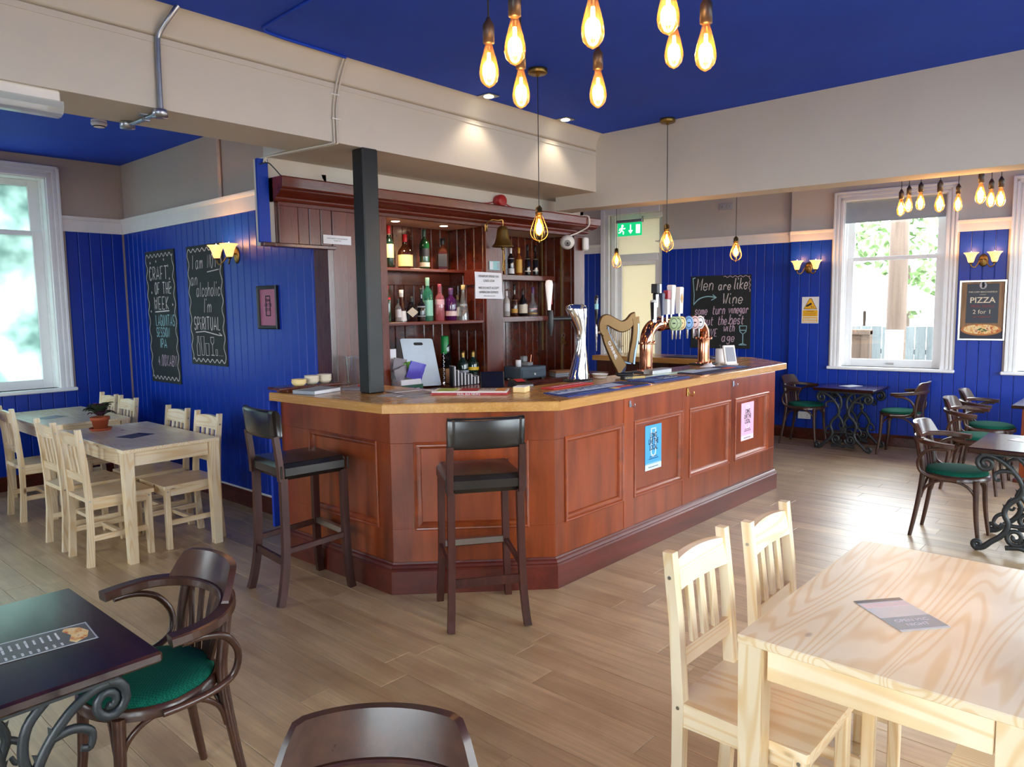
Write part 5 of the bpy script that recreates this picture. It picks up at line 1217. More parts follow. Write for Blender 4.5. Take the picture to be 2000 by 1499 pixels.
def bottle(label, x, y, z, h, r, glass, cap, lab=None, lz=(.15, .45), prof='std', extra=None, pourer=False, group='spirit bottles on the back bar', square=False, neck=None):
    t = thing('bottle', label, 'bottle', (x, y, z), math.radians(45) if square else rnd.uniform(0, 1), group)
    hh = h * (.80 if pourer else 1.0); P = [(a * r, b * hh) for a, b in PR[prof]]; n = 18
    if square:
        mb = MB(); rings = []
        for a, b in P:
            q = a * (1.0 if b < .55 * hh else .85)
            if b < .62 * hh: rings.append([(q * .92 * sx + (0), q * .92 * sy, b) for sx, sy in ((1, .8), (.8, 1), (-.8, 1), (-1, .8), (-1, -.8), (-.8, -1), (.8, -1), (1, -.8))])
            else: rings.append([(q * math.cos(PI / 8 + k * PI / 4), q * math.sin(PI / 8 + k * PI / 4), b) for k in range(8)])
        vs = [p for R in rings for p in R]; mb.add(vs, [(i * 8 + j, i * 8 + (j + 1) % 8, i * 8 + 8 + (j + 1) % 8, i * 8 + 8 + j) for i in range(len(rings) - 1) for j in range(8)] + [tuple(range(8))[::-1]])
    else: mb = MB().lathe(P, n)
    obj('glass_body', mb, glass, t)
    top = P[-1]
    obj('cap', MB().lathe([(top[0] * 1.12, top[1] - .12 * hh * (1 if not pourer else .3)), (top[0] * 1.16, top[1] - .02 * hh), (top[0] * 1.16, hh), (0, hh)], 14), cap, t)
    if pourer: obj('pourer', MB().tube([(0, 0, hh), (0, 0, hh + .08 * h), (-.012, -.006, h)], .004, 7), 'steel', t)
    if lab:
        rr = [(a, b) for a, b in P]
        def rad(zz):
            for (a0, b0), (a1, b1) in zip(rr, rr[1:]):
                if b0 <= zz <= b1: return a0 + (a1 - a0) * (zz - b0) / max(1e-6, b1 - b0)
            return rr[0][0]
        if square:
            q = r * .93; obj('label', MB().box(-q * .8, q * .8, q * .995, q * 1.01, lz[0] * hh, lz[1] * hh).box(-q * .8, q * .8, -q * 1.01, -q * .995, lz[0] * hh, lz[1] * hh).box(-q * 1.01, -q * .995, -q * .8, q * .8, lz[0] * hh, lz[1] * hh), lab, t)
        else:
            obj('label', MB().lathe([(rad(lz[0] * hh) * 1.012 + .0004, lz[0] * hh), (rad(lz[1] * hh) * 1.012 + .0004, lz[1] * hh)], n, cap=False), lab, t)
            if extra:
                m2, a, b = extra; obj('label', MB().lathe([(rad(a * hh) * 1.014 + .0005, a * hh), (rad(b * hh) * 1.014 + .0005, b * hh)], n, cap=False), m2, t)
    if neck: obj('neck_seal', MB().lathe([(top[0] * 1.1, hh * .78), (top[0] * 1.12, hh * .92)], 14, cap=False), neck, t)
    return t
SU, SL, TU, TL_ = 1.961, 1.531, 1.936, 1.551
bottle('green whisky bottle with red cap and yellow label, first on the upper left shelf', 3.838, 4.76, SU, .335, .0365, 'g_dkgreen', 'red', 'cream_l', (.24, .56), neck='cream_l')
bottle('squat whiskey bottle with dripping red wax top, second on the upper left shelf', 4.003, 4.76, SU, .275, .060, 'g_brown', 'red', 'cream_l', (.06, .40), 'squat', neck='red')
bottle('tall green whisky bottle with dark cap, third on the upper left shelf', 4.212, 4.76, SU, .33, .042, 'g_green', 'cap_green', 'beige_l', (.06, .17), 'tall', ('dk_l', .32, .52))
bottle('square whiskey bottle with black and white label, last on the upper left shelf', 4.421, 4.76, SU, .268, .050, 'g_brown', 'cap_black', 'dk_l', (.10, .50), 'std', square=True)
bottle('green bottle with red collar and pourer at the left end of the lower shelf', 3.700, 4.63, SL, .355, .028, 'g_green', 'red', 'red', (.62, .68), 'tall', pourer=True)
bottle('clear gin bottle with white cap, second on the lower left shelf', 3.748, 4.70, SL, .262, .027, 'g_clear', 'cap_white', 'white_l', (.12, .5))
bottle('short clear bottle with blue white label squeezed before the cone shaped one', 3.782, 4.60, SL, .18, .024, 'g_clear', 'dk_l', 'white_l', (.2, .55))
bottle('cone shaped dark bottle with white cap and white lower label', 3.850, 4.64, SL, .252, .041, 'g_brown', 'cap_white', 'white_l', (.03, .34), 'cone')
b = bottle('round dark bottle with a pale diamond label on the lower left shelf', 3.939, 4.62, SL, .20, .046, 'g_black', 'cap_black', None, prof='squat')
_d = MB(); _d.T = Matrix.Rotation(-b.rotation_euler.z, 4, 'Z') @ Matrix(((math.cos(-.85), 0, math.sin(-.85), -.027), (math.sin(-.85), 0, -math.cos(-.85), -.041), (0, 1, 0, .075), (0, 0, 0, 1))); _d.prism([(-.045, 0), (0, -.04), (.045, 0), (0, .04)], -.001, .001); obj('label', _d, 'beige_l', b)
bottle('slim dark bottle with silver shoulder band, beside the diamond label bottle', 4.041, 4.62, SL, .268, .0335, 'g_black', 'cap_black', 'grey_l', (.14, .17), 'long', ('grey_l', .42, .46))
bottle('tall pale green gin bottle with mint label, highest on the lower left shelf', 4.130, 4.64, SL, .355, .041, 'g_mint', 'cap_mint', 'mint_l', (.12, .48), 'tall')
bottle('pink gin bottle with dark pink cap on the lower left shelf', 4.244, 4.62, SL, .305, .0385, 'g_pink', 'cap_pink', 'pink_l', (.44, .58), 'std')
bottle('purple gin bottle with a pale band low down on the lower left shelf', 4.372, 4.62, SL, .272, .049, 'g_purple', 'cap_purple', 'pale_l', (.14, .29), 'std')
bottle('clear crystal vodka bottle with a silver pourer on the lower left shelf', 4.510, 4.61, SL, .375, .0455, 'g_clear', 'cork', 'grey_l', (.40, .46), 'cone', pourer=True)
bottle('smallest clear bottle with cork cap at the right end of the lower left shelf', 4.566 - .0, 4.74, SL, .22, .027, 'g_clear', 'cork', 'white_l', (.15, .5))
bottle('dark bottle with white label below the brass bell, upper right shelf', 5.292, 4.76, TU, .255, .032, 'g_black', 'cap_white', 'white_l', (.06, .62))
bottle('amber bottle with gold label, second on the upper right shelf', 5.407, 4.76, TU, .264, .031, 'g_amber', 'gold_l', 'gold_l', (.10, .58))
bottle('black bottle with cream label, third on the upper right shelf', 5.537, 4.76, TU, .30, .029, 'g_black', 'cap_black', 'beige_l', (.13, .55), 'long')
bottle('black bottle with cream label, fourth and last on the upper right shelf', 5.653, 4.76, TU, .30, .029, 'g_black', 'cap_black', 'beige_l', (.16, .55), 'long')
bottle('frosted white bottle behind the paper notice, lower right shelf', 5.223, 4.76, TL_, .24, .032, 'g_frost', 'cap_white', 'white_l', (.2, .5))
bottle('dark rum bottle with ochre label on the lower right shelf', 5.336, 4.76, TL_, .305, .032, 'g_brown', 'cap_black', 'gold_l', (.10, .50), 'long')
bottle('wide dark rum bottle with cream label on the lower right shelf', 5.460, 4.76, TL_, .262, .043, 'g_black', 'cap_brown', 'beige_l', (.10, .42), 'squat')
bottle('decanter with purple neck and gold rings at the end of the lower right shelf', 5.608, 4.76, TL_, .28, .045, 'g_clear', 'cap_purple', 'gold_l', (.06, .10), 'bulb', ('pink_l', .22, .26), neck='cap_purple')
for x, y, l in ((4.44, 4.56, 'left'), (4.543, 4.54, 'right')):
    bottle(l + ' of the two dark cordial bottles with black and lime labels on the back counter', x, y, 1.0, .27, .05, 'g_dkgreen', 'old_brass', 'dk_l', (.12, .62), 'std', ('yellow_l', .38, .48) if l == 'right' else ('grey_l', .32, .40), group='cordial bottles on the back counter')
bottle('dark blue bottle with an orange collar behind the cash drawer', 4.925, 4.62, 1.0, .36, .035, 'g_navy', 'cork', 'white_l', (.36, .46), 'tall', neck='red', group='spirit bottles on the back bar')

# ------------------------------------------------------------ things on the back counter
cb = thing('cutting_board', 'white plastic cutting board leaning in the left bay of the back bar', 'cutting board', (3.95, 4.50, 1.012), math.radians(-8), rot=(math.radians(70), math.radians(2), math.radians(-8)))
mb = MB(); W_, H_ = .155, .40
pts = []
for cx, cy, a0 in ((W_ - .02, H_ - .02, 0), (-W_ + .02, H_ - .02, PI / 2), (-W_ + .01, .01, PI), (W_ - .01, .01, 1.5 * PI)):
    pts += arc(cx, cy, .02 if cy > .1 else .01, a0, a0 + PI / 2, 4)
mb.prism(pts, 0, .012); obj('board', mb, flat('pale_blue_board', S(206, 222, 234), .4), cb)
mb = MB(); mb.prism(arc(-.025, H_ - .045, .012, PI / 2, 1.5 * PI, 5) + arc(.04, H_ - .045, .012, -PI / 2, PI / 2, 5), .0119, .0126); obj('grip_hole', mb, 'ink', cb)
sn = thing('snack_box', 'open box of bagged snacks with green and purple wrappers, left bay', 'snack box', (3.675, 4.40, 1.0), -.06)
flat('snack_green', S(22, 84, 66), .5); flat('snack_purple', S(92, 84, 190), .45); flat('snack_grey', S(140, 134, 140), .6); flat('snack_lime', S(120, 200, 80), .5)
obj('tray', MB().box(-.10, .10, -.08, .08, 0, .05, .004).box(-.10, .10, -.081, -.078, .0, .06), 'snack_green', sn); words('should taste.', .028, 'paper', sn, (0, -.0825, .028), rot=(PI / 2, 0, 0), shear=.2)
obj('card_box', MB().box(-.10, .09, -.075, .08, .05, .10, .004), 'paper', sn)
def bag(w, h): 
    mb = MB(); vs = []
    for i in range(6):
        for j in range(6):
            u, v = i / 5 - .5, j / 5 - .5; b_ = .028 * math.cos(u * PI) * math.cos(v * PI * .9) + .004 * math.sin(9 * u + 7 * v); vs.append((u * w, -b_, (v + .5) * h)); 
    m = len(vs)
    vs += [(x, -y, z) for x, y, z in vs]
    F = [(i * 6 + j, i * 6 + j + 1, i * 6 + 7 + j, i * 6 + 6 + j) for i in range(5) for j in range(5)]
    return mb.add(vs, F + [tuple(m + k for k in f[::-1]) for f in F], True)
obj('snack_bag', bag(.16, .13), 'snack_purple', sn, (.035, -.05, .10), (.2, .25, .1)); obj('snack_bag', bag(.13, .10), 'snack_grey', sn, (-.055, -.03, .10), (.1, -.3, .1)); obj('snack_bag', bag(.12, .11), 'snack_grey', sn, (-.06, .01, .15), (0, .2, 0)); obj('snack_bag', bag(.10, .10), 'snack_lime', sn, (.03, .0, .13), (.1, -.2, 0))
obj('card', MB().box(-.10, -.045, .055, .06, .10, .33), 'paper', sn)
bx = [(.165, .0), (.128, .0), (.105, 0), (.105, 0), (.086, 0), (.082, 0), (.062, 0), (.062, 0)]
for i in range(8):
    t = thing('jigger_box', ('tallest slim black and white box at the left end of the descending row', 'second tallest slim box of the descending black and white row', 'third slim box of the descending black and white row', 'fourth slim box of the descending black and white row', 'fifth slim box of the descending black and white row', 'sixth slim box of the descending black and white row', 'seventh slim box of the descending black and white row', 'lowest slim box at the right end of the black and white row')[i], 'box', (4.165 + i * .038, 4.40, 1.0), -.25, 'row of slim boxes on the back counter')
    h = (.165, .13, .108, .108, .09, .088, .066, .066)[i]
    obj('box_body', MB().box(-.013, .013, -.03, .03, 0, h, .002), 'dk_l', t); obj('edge_strip', MB().box(.002, .013, -.0315, -.0295, 0.003, h - .003).box(-.013, .013, -.03, .03, h, h + .001), 'paper', t)
sp = thing('bar_spoon', 'twisted silver bar spoon standing left of the slim boxes', 'spoon', (4.09, 4.42, 1.0), 0)
mb = MB(); P = [(.0035 * math.cos(i * .9), .0035 * math.sin(i * .9), .05 + i * .0045) for i in range(52)]
obj('handle', mb.tube(P, .0035, 6), 'chrome', sp); mb = MB(); mb.T = Matrix.Translation((0, 0, .025)); mb.lathe([(0, -.025), (.012, -.018), (.016, 0), (.012, .016), (.004, .03), (0, .03)], 12, sx=1, sy=.5); obj('bowl', mb, 'chrome', sp)
gb = thing('glass_polish_bottle', 'green and black tall bottle on a brown block in the left bay', 'bottle', (4.34, 4.66, 1.0), 0)
obj('block', MB().box(-.05, .05, -.05, .05, 0, .125, .004), flat('kraft', S(150, 104, 66), .7), gb)
obj('bottle_body', MB().lathe([(.03, .125), (.04, .13), (.04, .31), (.034, .33)], 16), 'g_black', gb); obj('bottle_top', MB().lathe([(.034, .25), (.036, .26), (.034, .39), (.028, .40), (0, .40)], 16), flat('bright_green', S(30, 140, 70), .35), gb, (-.012, 0, 0))
cdw = thing('cash_drawer', 'dark blue grey cash drawer on the back counter of the right bay', 'cash drawer', (4.985, 4.36, 1.0), -.06)
flat('slate_metal', S(66, 82, 96), .5)
obj('case', MB().box(-.16, .16, -.14, .12, .012, .115, .006), 'slate_metal', cdw); obj('drawer', MB().box(-.15, .15, -.148, -.139, .022, .088, .004), 'slate_metal', cdw)
obj('lock', MB().tube([(0, -.148, .05), (0, -.156, .05)], .009, 12), 'white', cdw); obj('slot', MB().box(-.07, .09, -.1495, -.1475, .07, .074), 'ink', cdw); obj('foot', MB().box(-.15, -.12, -.12, -.09, 0, .012).box(.12, .15, -.12, -.09, 0, .012).box(-.15, -.12, .07, .1, 0, .012).box(.12, .15, .07, .1, 0, .012), 'black', cdw)
pr_ = thing('card_printer', 'small grey desktop device on top of the cash drawer', 'printer', (5.02, 4.35, 1.116), .3)
flat('dull_grey', S(126, 126, 128), .5); obj('body', MB().box(-.05, .05, -.05, .05, 0, .03, .006).box(-.035, .04, .0, .045, .03, .085, .008), 'dull_grey', pr_)
rl = thing('till_roll', 'white paper till roll standing on the cash drawer at its left', 'till roll', (4.885, 4.32, 1.116), 0); obj('roll', MB().lathe([(.008, 0), (.024, 0), (.024, .058), (.008, .058)], 16, cap=False), 'paper', rl); obj('core', MB().lathe([(.006, -.0), (.008, .0), (.008, .0585), (.006, .0585)], 12), 'kraft', rl)
pt = thing('pen_pot', 'dark mesh pot of pens right of the cash drawer', 'pen pot', (5.26, 4.52, 1.0), 0)
obj('pot', MB().lathe([(.0, 0), (.042, 0), (.045, .10), (.042, .10), (.039, .004), (0, .004)], 16), 'black', pt)
for i, (a, m) in enumerate(((.3, 'copper'), (1.6, 'ink'), (2.9, 'dull_grey'), (4.3, 'ink'))): obj('pen', MB().tube([(.01 * math.cos(a), .01 * math.sin(a), .006), (.05 * math.cos(a), .05 * math.sin(a), .19 - .02 * i)], .005, 7), m, pt)
yn = thing('sticky_notes', 'yellow sticky note pad on the back counter', 'note pad', (5.24, 4.38, 1.0), .3); obj('pad', MB().box(-.038, .038, -.038, .038, 0, .012), 'yellow_l', yn)
obj('top_sheet', MB().add([(-.038, -.038, .0125), (.038, -.038, .0125), (.038, .038, .0125), (-.038, .038, .022)], [(0, 1, 2, 3)]), 'yellow_l', yn)
bk = thing('paper_stack', 'pale stack of receipt books on the back counter, left of the chrome font', 'stack', (5.38, 4.22, 1.0), -.5)
for i in range(3): obj('book', MB().box(-.10, .10, -.075, .075, i * .018, i * .018 + .017, .002), ('kraft' if i == 2 else 'grey_l'), bk, (0, 0, 0), (0, 0, .03 * i))
ky = wallthing('key_bunch', 'bunch of brass keys hanging at the right side of the back bar', 'keys', (5.812, 4.535, 1.30), LR)
obj('hook', MB().tube([(0, .075, -.004), (0, .075, .012), (0, .085, .014)], .003, 6), 'brass', ky)
mb = MB(); mb.tube([(.018 * math.cos(k * PI / 6), .055 + .018 * math.sin(k * PI / 6), .008) for k in range(12)], .002, 5, True); obj('ring', mb, 'steel', ky)
for i, a in enumerate((-.5, -.15, .15, .45)):
    mb = MB(); mb.T = Matrix.Translation((0, .04, .006 + .003 * i)) @ Matrix.Rotation(a, 4, 'Z'); mb.lathe([(.005, -.001), (.011, -.001), (.011, .001), (.005, .001)], 12, (0, -.012, 0)).box(-.003, .003, -.075, -.022, -.001, .001).box(.003, .007, -.072, -.06, -.001, .001); obj('key', mb, 'brass', ky)
# fixtures of the back bar
be = thing('bar_bell', 'brass last orders bell hanging from a curled bracket on the middle post', 'bell', (4.665, 4.285, 2.14), 0)
obj('bell', MB().lathe([(.0, .175), (.022, .172), (.040, .158), (.047, .13), (.055, .075), (.070, .03), (.092, .004), (.095, 0), (.088, .002), (.066, .03), (.05, .075), (.0, .16)], 26), 'old_brass', be)
obj('clapper', MB().tube([(0, 0, .12), (0, 0, -.01)], .004, 6).lathe([(0, -.03), (.012, -.022), (.014, -.012), (.008, 0), (0, .002)], 12), 'old_brass', be)
obj('bell_rope', MB().tube(smooth_path([(0, 0, -.03), (.006, -.004, -.09), (-.004, 0, -.16), (.003, 0, -.20)], 4), .006, 7), 'old_brass', be)
obj('bracket', MB().tube(smooth_path([(-.085, .12, .16), (-.088, .09, .20), (-.07, .05, .222), (-.035, .02, .218), (-.005, 0, .222), (.004, 0, .20), (0, 0, .172)], 4), .0065, 7).box(-.10, -.07, .104, .112, .13, .19, .003), 'brass', be)
al = thing('alarm_sounder', 'red round alarm sounder on top of the back bar cornice', 'alarm', (4.80, 4.47, 2.545), 0, rot=(PI / 2, 0, 0))
flat('alarm_red', S(170, 38, 44), .4)
obj('body', MB().lathe([(.0, 0), (.05, 0), (.053, .02), (.053, .055), (.05, .07), (.042, .078), (.0, .074)], 24), 'alarm_red', al)
obj('groove_ring', MB().lathe([(.0535, .03), (.0545, .033), (.0545, .037), (.0535, .04)], 24), 'alarm_red', al)
rc = thing('red_cable', 'red cable lying along the top of the back bar cornice', 'cable', (0, 0, 0))
obj('cable_run', MB().tube(smooth_path([(3.55, 4.36, 2.492), (3.9, 4.35, 2.492), (4.25, 4.36, 2.494), (4.55, 4.40, 2.50), (4.72, 4.44, 2.53)], 4), .005, 6).tube(smooth_path([(4.86, 4.44, 2.54), (4.92, 4.40, 2.50), (5.15, 4.36, 2.492), (5.4, 4.35, 2.495), (5.65, 4.35, 2.493), (5.80, 4.34, 2.492)], 4), .005, 6), 'alarm_red', rc)
cw = thing('white_cable', 'white cable dropping over the cornice to the dome camera', 'cable', (0, 0, 0))
obj('cable_run', MB().tube(smooth_path([(5.86, 4.40, 2.495), (5.89, 4.31, 2.50), (5.90, 4.288, 2.46), (5.90, 4.30, 2.40), (5.88, 4.37, 2.36), (5.80, 4.395, 2.325), (5.70, 4.395, 2.30), (5.62, 4.40, 2.275)], 4), .007, 7), 'white', cw)
dc = thing('dome_camera', 'white ball shaped security camera under the right end of the cornice', 'camera', (5.60, 4.325, 2.235), math.radians(-105), rot=(math.radians(105), 0, math.radians(-50)))
obj('shell', MB().lathe([(0, -.055), (.04, -.05), (.062, -.03), (.068, 0), (.064, .03), (.048, .052), (.03, .058)], 24), 'white', dc)
obj('lens', MB().lathe([(.03, .058), (.028, .05), (.018, .056), (0, .06)], 20), 'black', dc)
sr = thing('motion_sensor', 'small white rounded sensor box at the top of the right back bar post', 'sensor', (5.965, 4.395, 2.18), 0)
obj('case', MB().box(-.035, .04, -.03, .012, 0, .125, .012), 'white', sr); obj('lens_window', MB().box(-.02, .025, -.032, -.03, .02, .06, .001), 'paper', sr)
nt = wallthing('paper_notice', 'white paper notice about card payments taped to the middle post', 'notice', (4.61, 4.408, 1.712), 0)
mb = MB(); vs = []
for i in range(9):
    for j in range(7):
        u, v = i / 8, j / 6; cu = .012 * max(0, .25 - v) * 4 * (.4 + u) ; vs.append((-.165 + .33 * u + .006 * math.sin(v * 3), .222 * v - .004 * u, .002 + cu))
mb.add(vs, [(i * 7 + j, i * 7 + 7 + j, i * 7 + 8 + j, i * 7 + j + 1) for i in range(8) for j in range(6)], True); obj('sheet', mb, 'paper', nt)
for tx, y in (('MINIMUM SPEND ON', .185), ('CARD £5.00', .148), ('WE DO NOT ACCEPT', .088), ('AMERICAN EXPRESS', .052)): words(tx, .028, 'grey_l' if False else 'ink', nt, (0, y, .010), sx=.92)
words('thank you for your custom', .013, 'ink', nt, (0, .022, .016))
kn = wallthing('banknote', 'pale turquoise banknote pinned above the paper notice', 'banknote', (4.70, 4.416, 1.955), 0)
flat('note_aqua', S(150, 204, 208), .6); obj('note', MB().box(-.065, .065, 0, .075, 0, .0015), 'note_aqua', kn); obj('portrait_patch', MB().box(-.06, -.02, .006, .069, .0015, .002), 'paper', kn); obj('print_patch', MB().box(.035, .058, .01, .065, .0015, .002), 'grey_l', kn)
hs = wallthing('small_notice', 'narrow white notice stuck below the boarded canopy at the left', 'notice', (3.10, 4.408, 2.085), 0)
obj('sheet', MB().box(-.115, .115, 0, .06, 0, .002), 'paper', hs); words('PLEASE RESPECT OUR NEIGHBOURS', .0105, 'ink', hs, (0, .038, .0024)); words('THANK YOU', .0105, 'ink', hs, (0, .023, .0024))

# ------------------------------------------------------------ beer fonts on the bar
fo = thing('copper_beer_tower', 'polished copper arch beer tower with tap handles and round badges on the bar', 'beer tower', (5.655, 3.20, CT), 0)
path = smooth_path([(-.485, 0, .02), (-.485, 0, .12), (-.485, 0, .23), (-.46, 0, .315), (-.385, 0, .37), (-.28, 0, .383), (0, 0, .383), (.28, 0, .383), (.385, 0, .37), (.46, 0, .315), (.485, 0, .23), (.485, 0, .12), (.485, 0, .02)], 5)
obj('arch_pipe', MB().tube(path, .052, 20), 'copper', fo)
for s in (-1, 1):
    for z in (.0, .225):
        mb = MB().lathe([(.05, z), (.075, z + .002), (.075, z + .014), (.05, z + .016)], 22, (s * .485, 0, 0))
        for k in range(6):
            a = k * PI / 3; mb.lathe([(0.009, z + .014), (.009, z + .026), (0, z + .029)], 6, (s * .485 + .064 * math.cos(a), .064 * math.sin(a), 0))
        obj('flange', mb, 'copper', fo)
mb = MB()
for x in (-.27, .27): mb.T = Matrix(((0, 0, 1, x), (1, 0, 0, 0), (0, 1, 0, .383), (0, 0, 0, 1))); mb.lathe([(.05, -.012), (.06, -.010), (.06, .010), (.05, .012)], 20)
obj('pipe_ring', mb, 'copper', fo)
flat('tap_navy', S(58, 62, 92), .35); flat('tap_red', S(170, 30, 50), .35); flat('badge_green', S(170, 190, 140), .4); flat('badge_blue', S(120, 170, 226), .4); flat('badge_pink', S(226, 190, 190), .4)
HX = (-.40, -.31, -.205, -.145, -.08, .045, .15, .245)
for i, x in enumerate(HX[2:]):
    obj('nozzle', MB().lathe([(.006, -.13), (.008, -.10), (.011, -.04), (.011, .0)], 10, (x, -.075, .383)).tube([(x, -.045, .383), (x, -.085, .383)], .012, 10), 'chrome', fo)
    RB = Matrix.Translation((x, -.085, .385)) @ Matrix.Rotation(-.75, 4, 'Z') @ Matrix(((1, 0, 0, 0), (0, 0, -1, 0), (0, 1, 0, 0), (0, 0, 0, 1))); md = MB(); md.T = RB; md.lathe([(0, .014), (.038, .014), (.045, .010), (.045, 0), (0, 0)], 20, sx=.9, sy=1.3); m_ = obj('badge', md, ('badge_green', 'badge_green', 'cream_l', 'badge_blue', 'badge_pink', 'white_l')[i], fo)
    md = MB(); md.T = RB; md.lathe([(.030, .0146), (.034, .0146)], 20, sx=.9, sy=1.3, cap=False).box(-.012, .012, -.004, .006, .0142, .0146); obj('badge_print', md, 'ink', m_)
def handle(x, z0, z1, w0, w1, mat, name='tap_handle', y=-.07, lean=.0):
    mb = MB(); vs = [(x + sx * w / 2 + lean * (z - z0), y + sy * w * .38, z) for z, w in ((z0, w0), (z0 + .6 * (z1 - z0), (w0 + w1) / 2 * 1.03), (z1 - .008, w1), (z1, w1 * .8)) for sx, sy in ((-1, -1), (1, -1), (1, 1), (-1, 1))]
    mb.add(vs, [(i * 4 + j, i * 4 + (j + 1) % 4, i * 4 + 4 + (j + 1) % 4, i * 4 + 4 + j) for i in range(3) for j in range(4)] + [(0, 3, 2, 1), (12, 13, 14, 15)])
    o = obj(name, mb, mat, fo); obj('stem', MB().tube([(x, y, .40), (x, y, z0)], .008, 8), 'chrome', o); return o
o = handle(-.49, .425, .565, .035, .045, 'g_black'); obj('cap_badge', MB().lathe([(0, .56), (.026, .56), (.026, .575), (0, .58)], 14, (-.49, -.07, 0)), 'white_l', o)
o = handle(-.46, .52, .63, .032, .04, 'g_black'); obj('top_block', MB().box(-.49, -.425, -.10, -.045, .63, .705, .004), 'dk_l', o); obj('top_face', MB().box(-.452, -.424, -.102, -.043, .632, .703), 'white_l', o)
handle(-.355, .45, .635, .018, .042, 'tap_navy', lean=-.05)
o = handle(-.285, .46, .585, .04, .042, 'white_l'); obj('red_band', MB().box(-.309, -.261, -.092, -.05, .585, .655, .003), 'tap_red', o)
handle(-.215, .46, .70, .042, .062, 'cap_white'); o = handle(-.085, .465, .685, .05, .062, 'cap_white')
mb = MB(); mb.T = Matrix(((1, 0, 0, -.085), (0, 0, -1, -.0955), (0, 1, 0, .59), (0, 0, 0, 1))); mb.prism([(-.018, 0), (0, -.045), (.018, 0), (0, .045)], 0, .0012); obj('emblem', mb, 'gold_l', o)
obj('base_block', MB().box(-.60, -.37, -.10, .09, -.0, .012, .004), 'slate_metal', fo); obj('base_block', MB().box(.37, .60, -.09, .09, 0, .012, .004), 'black', fo)
dt = thing('drip_tray', 'grey metal drip tray at the foot of the left copper upright', 'tray', (5.10, 3.05, CT), 0); obj('tray', MB().box(-.14, .14, -.045, .045, 0, .04, .006), 'steel', dt); obj('grille', MB().box(-.12, .12, -.035, .035, .04, .042), 'dull_grey', dt)
ha = thing('harp_beer_font', 'bronze harp shaped beer font with silver strings on the bar', 'beer font', (4.665, 3.12, CT + .012), math.radians(-44)); ha.scale = (.60, .8, 1.0)
flat('bronze', S(128, 100, 66), .35, metal=.75); flat('harp_silver', S(140, 158, 184), .25, metal=.8)
def ring_sweep(P, w, d, mat, name, par, sc=None):
    Q = smooth_path(P, 5); K = [(-w / 2, -d / 2), (-w / 2 + .006, -d / 2 - .006), (w / 2 - .006, -d / 2 - .006), (w / 2, -d / 2), (w / 2, d / 2), (-w / 2, d / 2)]
    L = len(Q); s = [1.0] * L if not sc else [sc[0] + (sc[1] - sc[0]) * i / (L - 1) for i in range(L)]
    return obj(name, MB().sweep(Q, K, up=(0, 1, 0), scales=s, smooth=False), mat, par)
ring_sweep([(-.185, 0, .335), (-.215, 0, .36), (-.205, 0, .405), (-.15, 0, .42), (-.07, 0, .395), (.02, 0, .37), (.10, 0, .385), (.16, 0, .425), (.195, 0, .435)], .085, .07, 'bronze', 'harp_neck', ha)
ring_sweep([(.195, 0, .435), (.205, 0, .36), (.19, 0, .26), (.16, 0, .17), (.145, 0, .10)], .085, .07, 'bronze', 'harp_pillar', ha, (1.1, .8))
ring_sweep([(.222, 0, .43), (.232, 0, .36), (.218, 0, .26), (.19, 0, .17), (.175, 0, .09)], .03, .074, 'harp_silver', 'pillar_edge', ha)
sb = ring_sweep([(-.19, 0, .34), (-.14, 0, .25), (-.07, 0, .16), (.0, 0, .085), (.03, 0, .05)], .11, .08, 'bronze', 'soundbox', ha, (.75, 1.15))
ring_sweep([(-.155, 0, .365), (-.10, 0, .275), (-.03, 0, .185), (.05, 0, .11), (.14, 0, .095)], .018, .06, 'harp_silver', 'soundbox_edge', ha)
mb = MB()
for i in range(11):
    t_ = i / 10; mb.tube([(-.13 + .27 * t_, 0, .40 - .025 * math.sin(t_ * PI) + .01 * t_), (-.10 + .22 * t_ , 0, .30 - .185 * t_)], .0055, 5)
obj('string', mb, 'bronze', ha)
words('GUINNESS', .042, 'paper', sb, (-.085, -.045, .185), rot=(PI / 2, math.radians(52), 0), bold=.001)
ring_sweep([(.04, 0, .085), (.015, 0, .06), (.03, 0, .05), (.06, 0, .035)], .09, .075, 'g_navy', 'stem', ha, (.9, 1.1)); obj('base', MB().box(-.04, .17, -.06, .06, 0, .03, .012), 'black', ha)
tp_ = obj('tap', MB().tube([(-.2, 0, .33), (-.29, 0, .33)], .013, 10).lathe([(.013, .27), (.017, .30), (.017, .37), (.012, .39)], 12, (-.285, 0, 0)).lathe([(.004, .19), (.008, .22), (.01, .27)], 10, (-.285, 0, 0)), 'chrome', ha)
obj('tap_handle', MB().lathe([(.012, .39), (.018, .43), (.022, .52), (.024, .58), (.018, .60), (0, .605)], 14, (-.285, 0, 0)), 'g_black', tp_)
obj('handle_band', MB().lathe([(.0235, .50), (.0245, .505), (.0245, .535), (.0238, .54)], 14, (-.285, 0, 0)), 'note_aqua', tp_)
cf = thing('chrome_beer_font', 'tall curved chrome beer font with a white pump handle, left of the harp', 'beer font', (4.285, 3.22, CT), math.radians(-20))
mb = MB(); rings = [(.0, .0, .095, .06), (.01, .05, .085, .05), (.02, .15, .06, .045), (.028, .27, .036, .036), (.022, .37, .046, .038), (.005, .45, .075, .045), (-.008, .51, .092, .046), (-.012, .54, .085, .042), (-.012, .55, .05, .03)]
vs = []
for x, z, w, d in rings: vs += [(x + w * math.cos(k * PI / 8) * .95, d * math.sin(k * PI / 8), z) for k in range(16)]
mb.add(vs, [(i * 16 + j, i * 16 + (j + 1) % 16, i * 16 + 16 + (j + 1) % 16, i * 16 + 16 + j) for i in range(len(rings) - 1) for j in range(16)] + [tuple(range((len(rings) - 1) * 16, len(rings) * 16))], True)
obj('body', mb, 'chrome', cf)
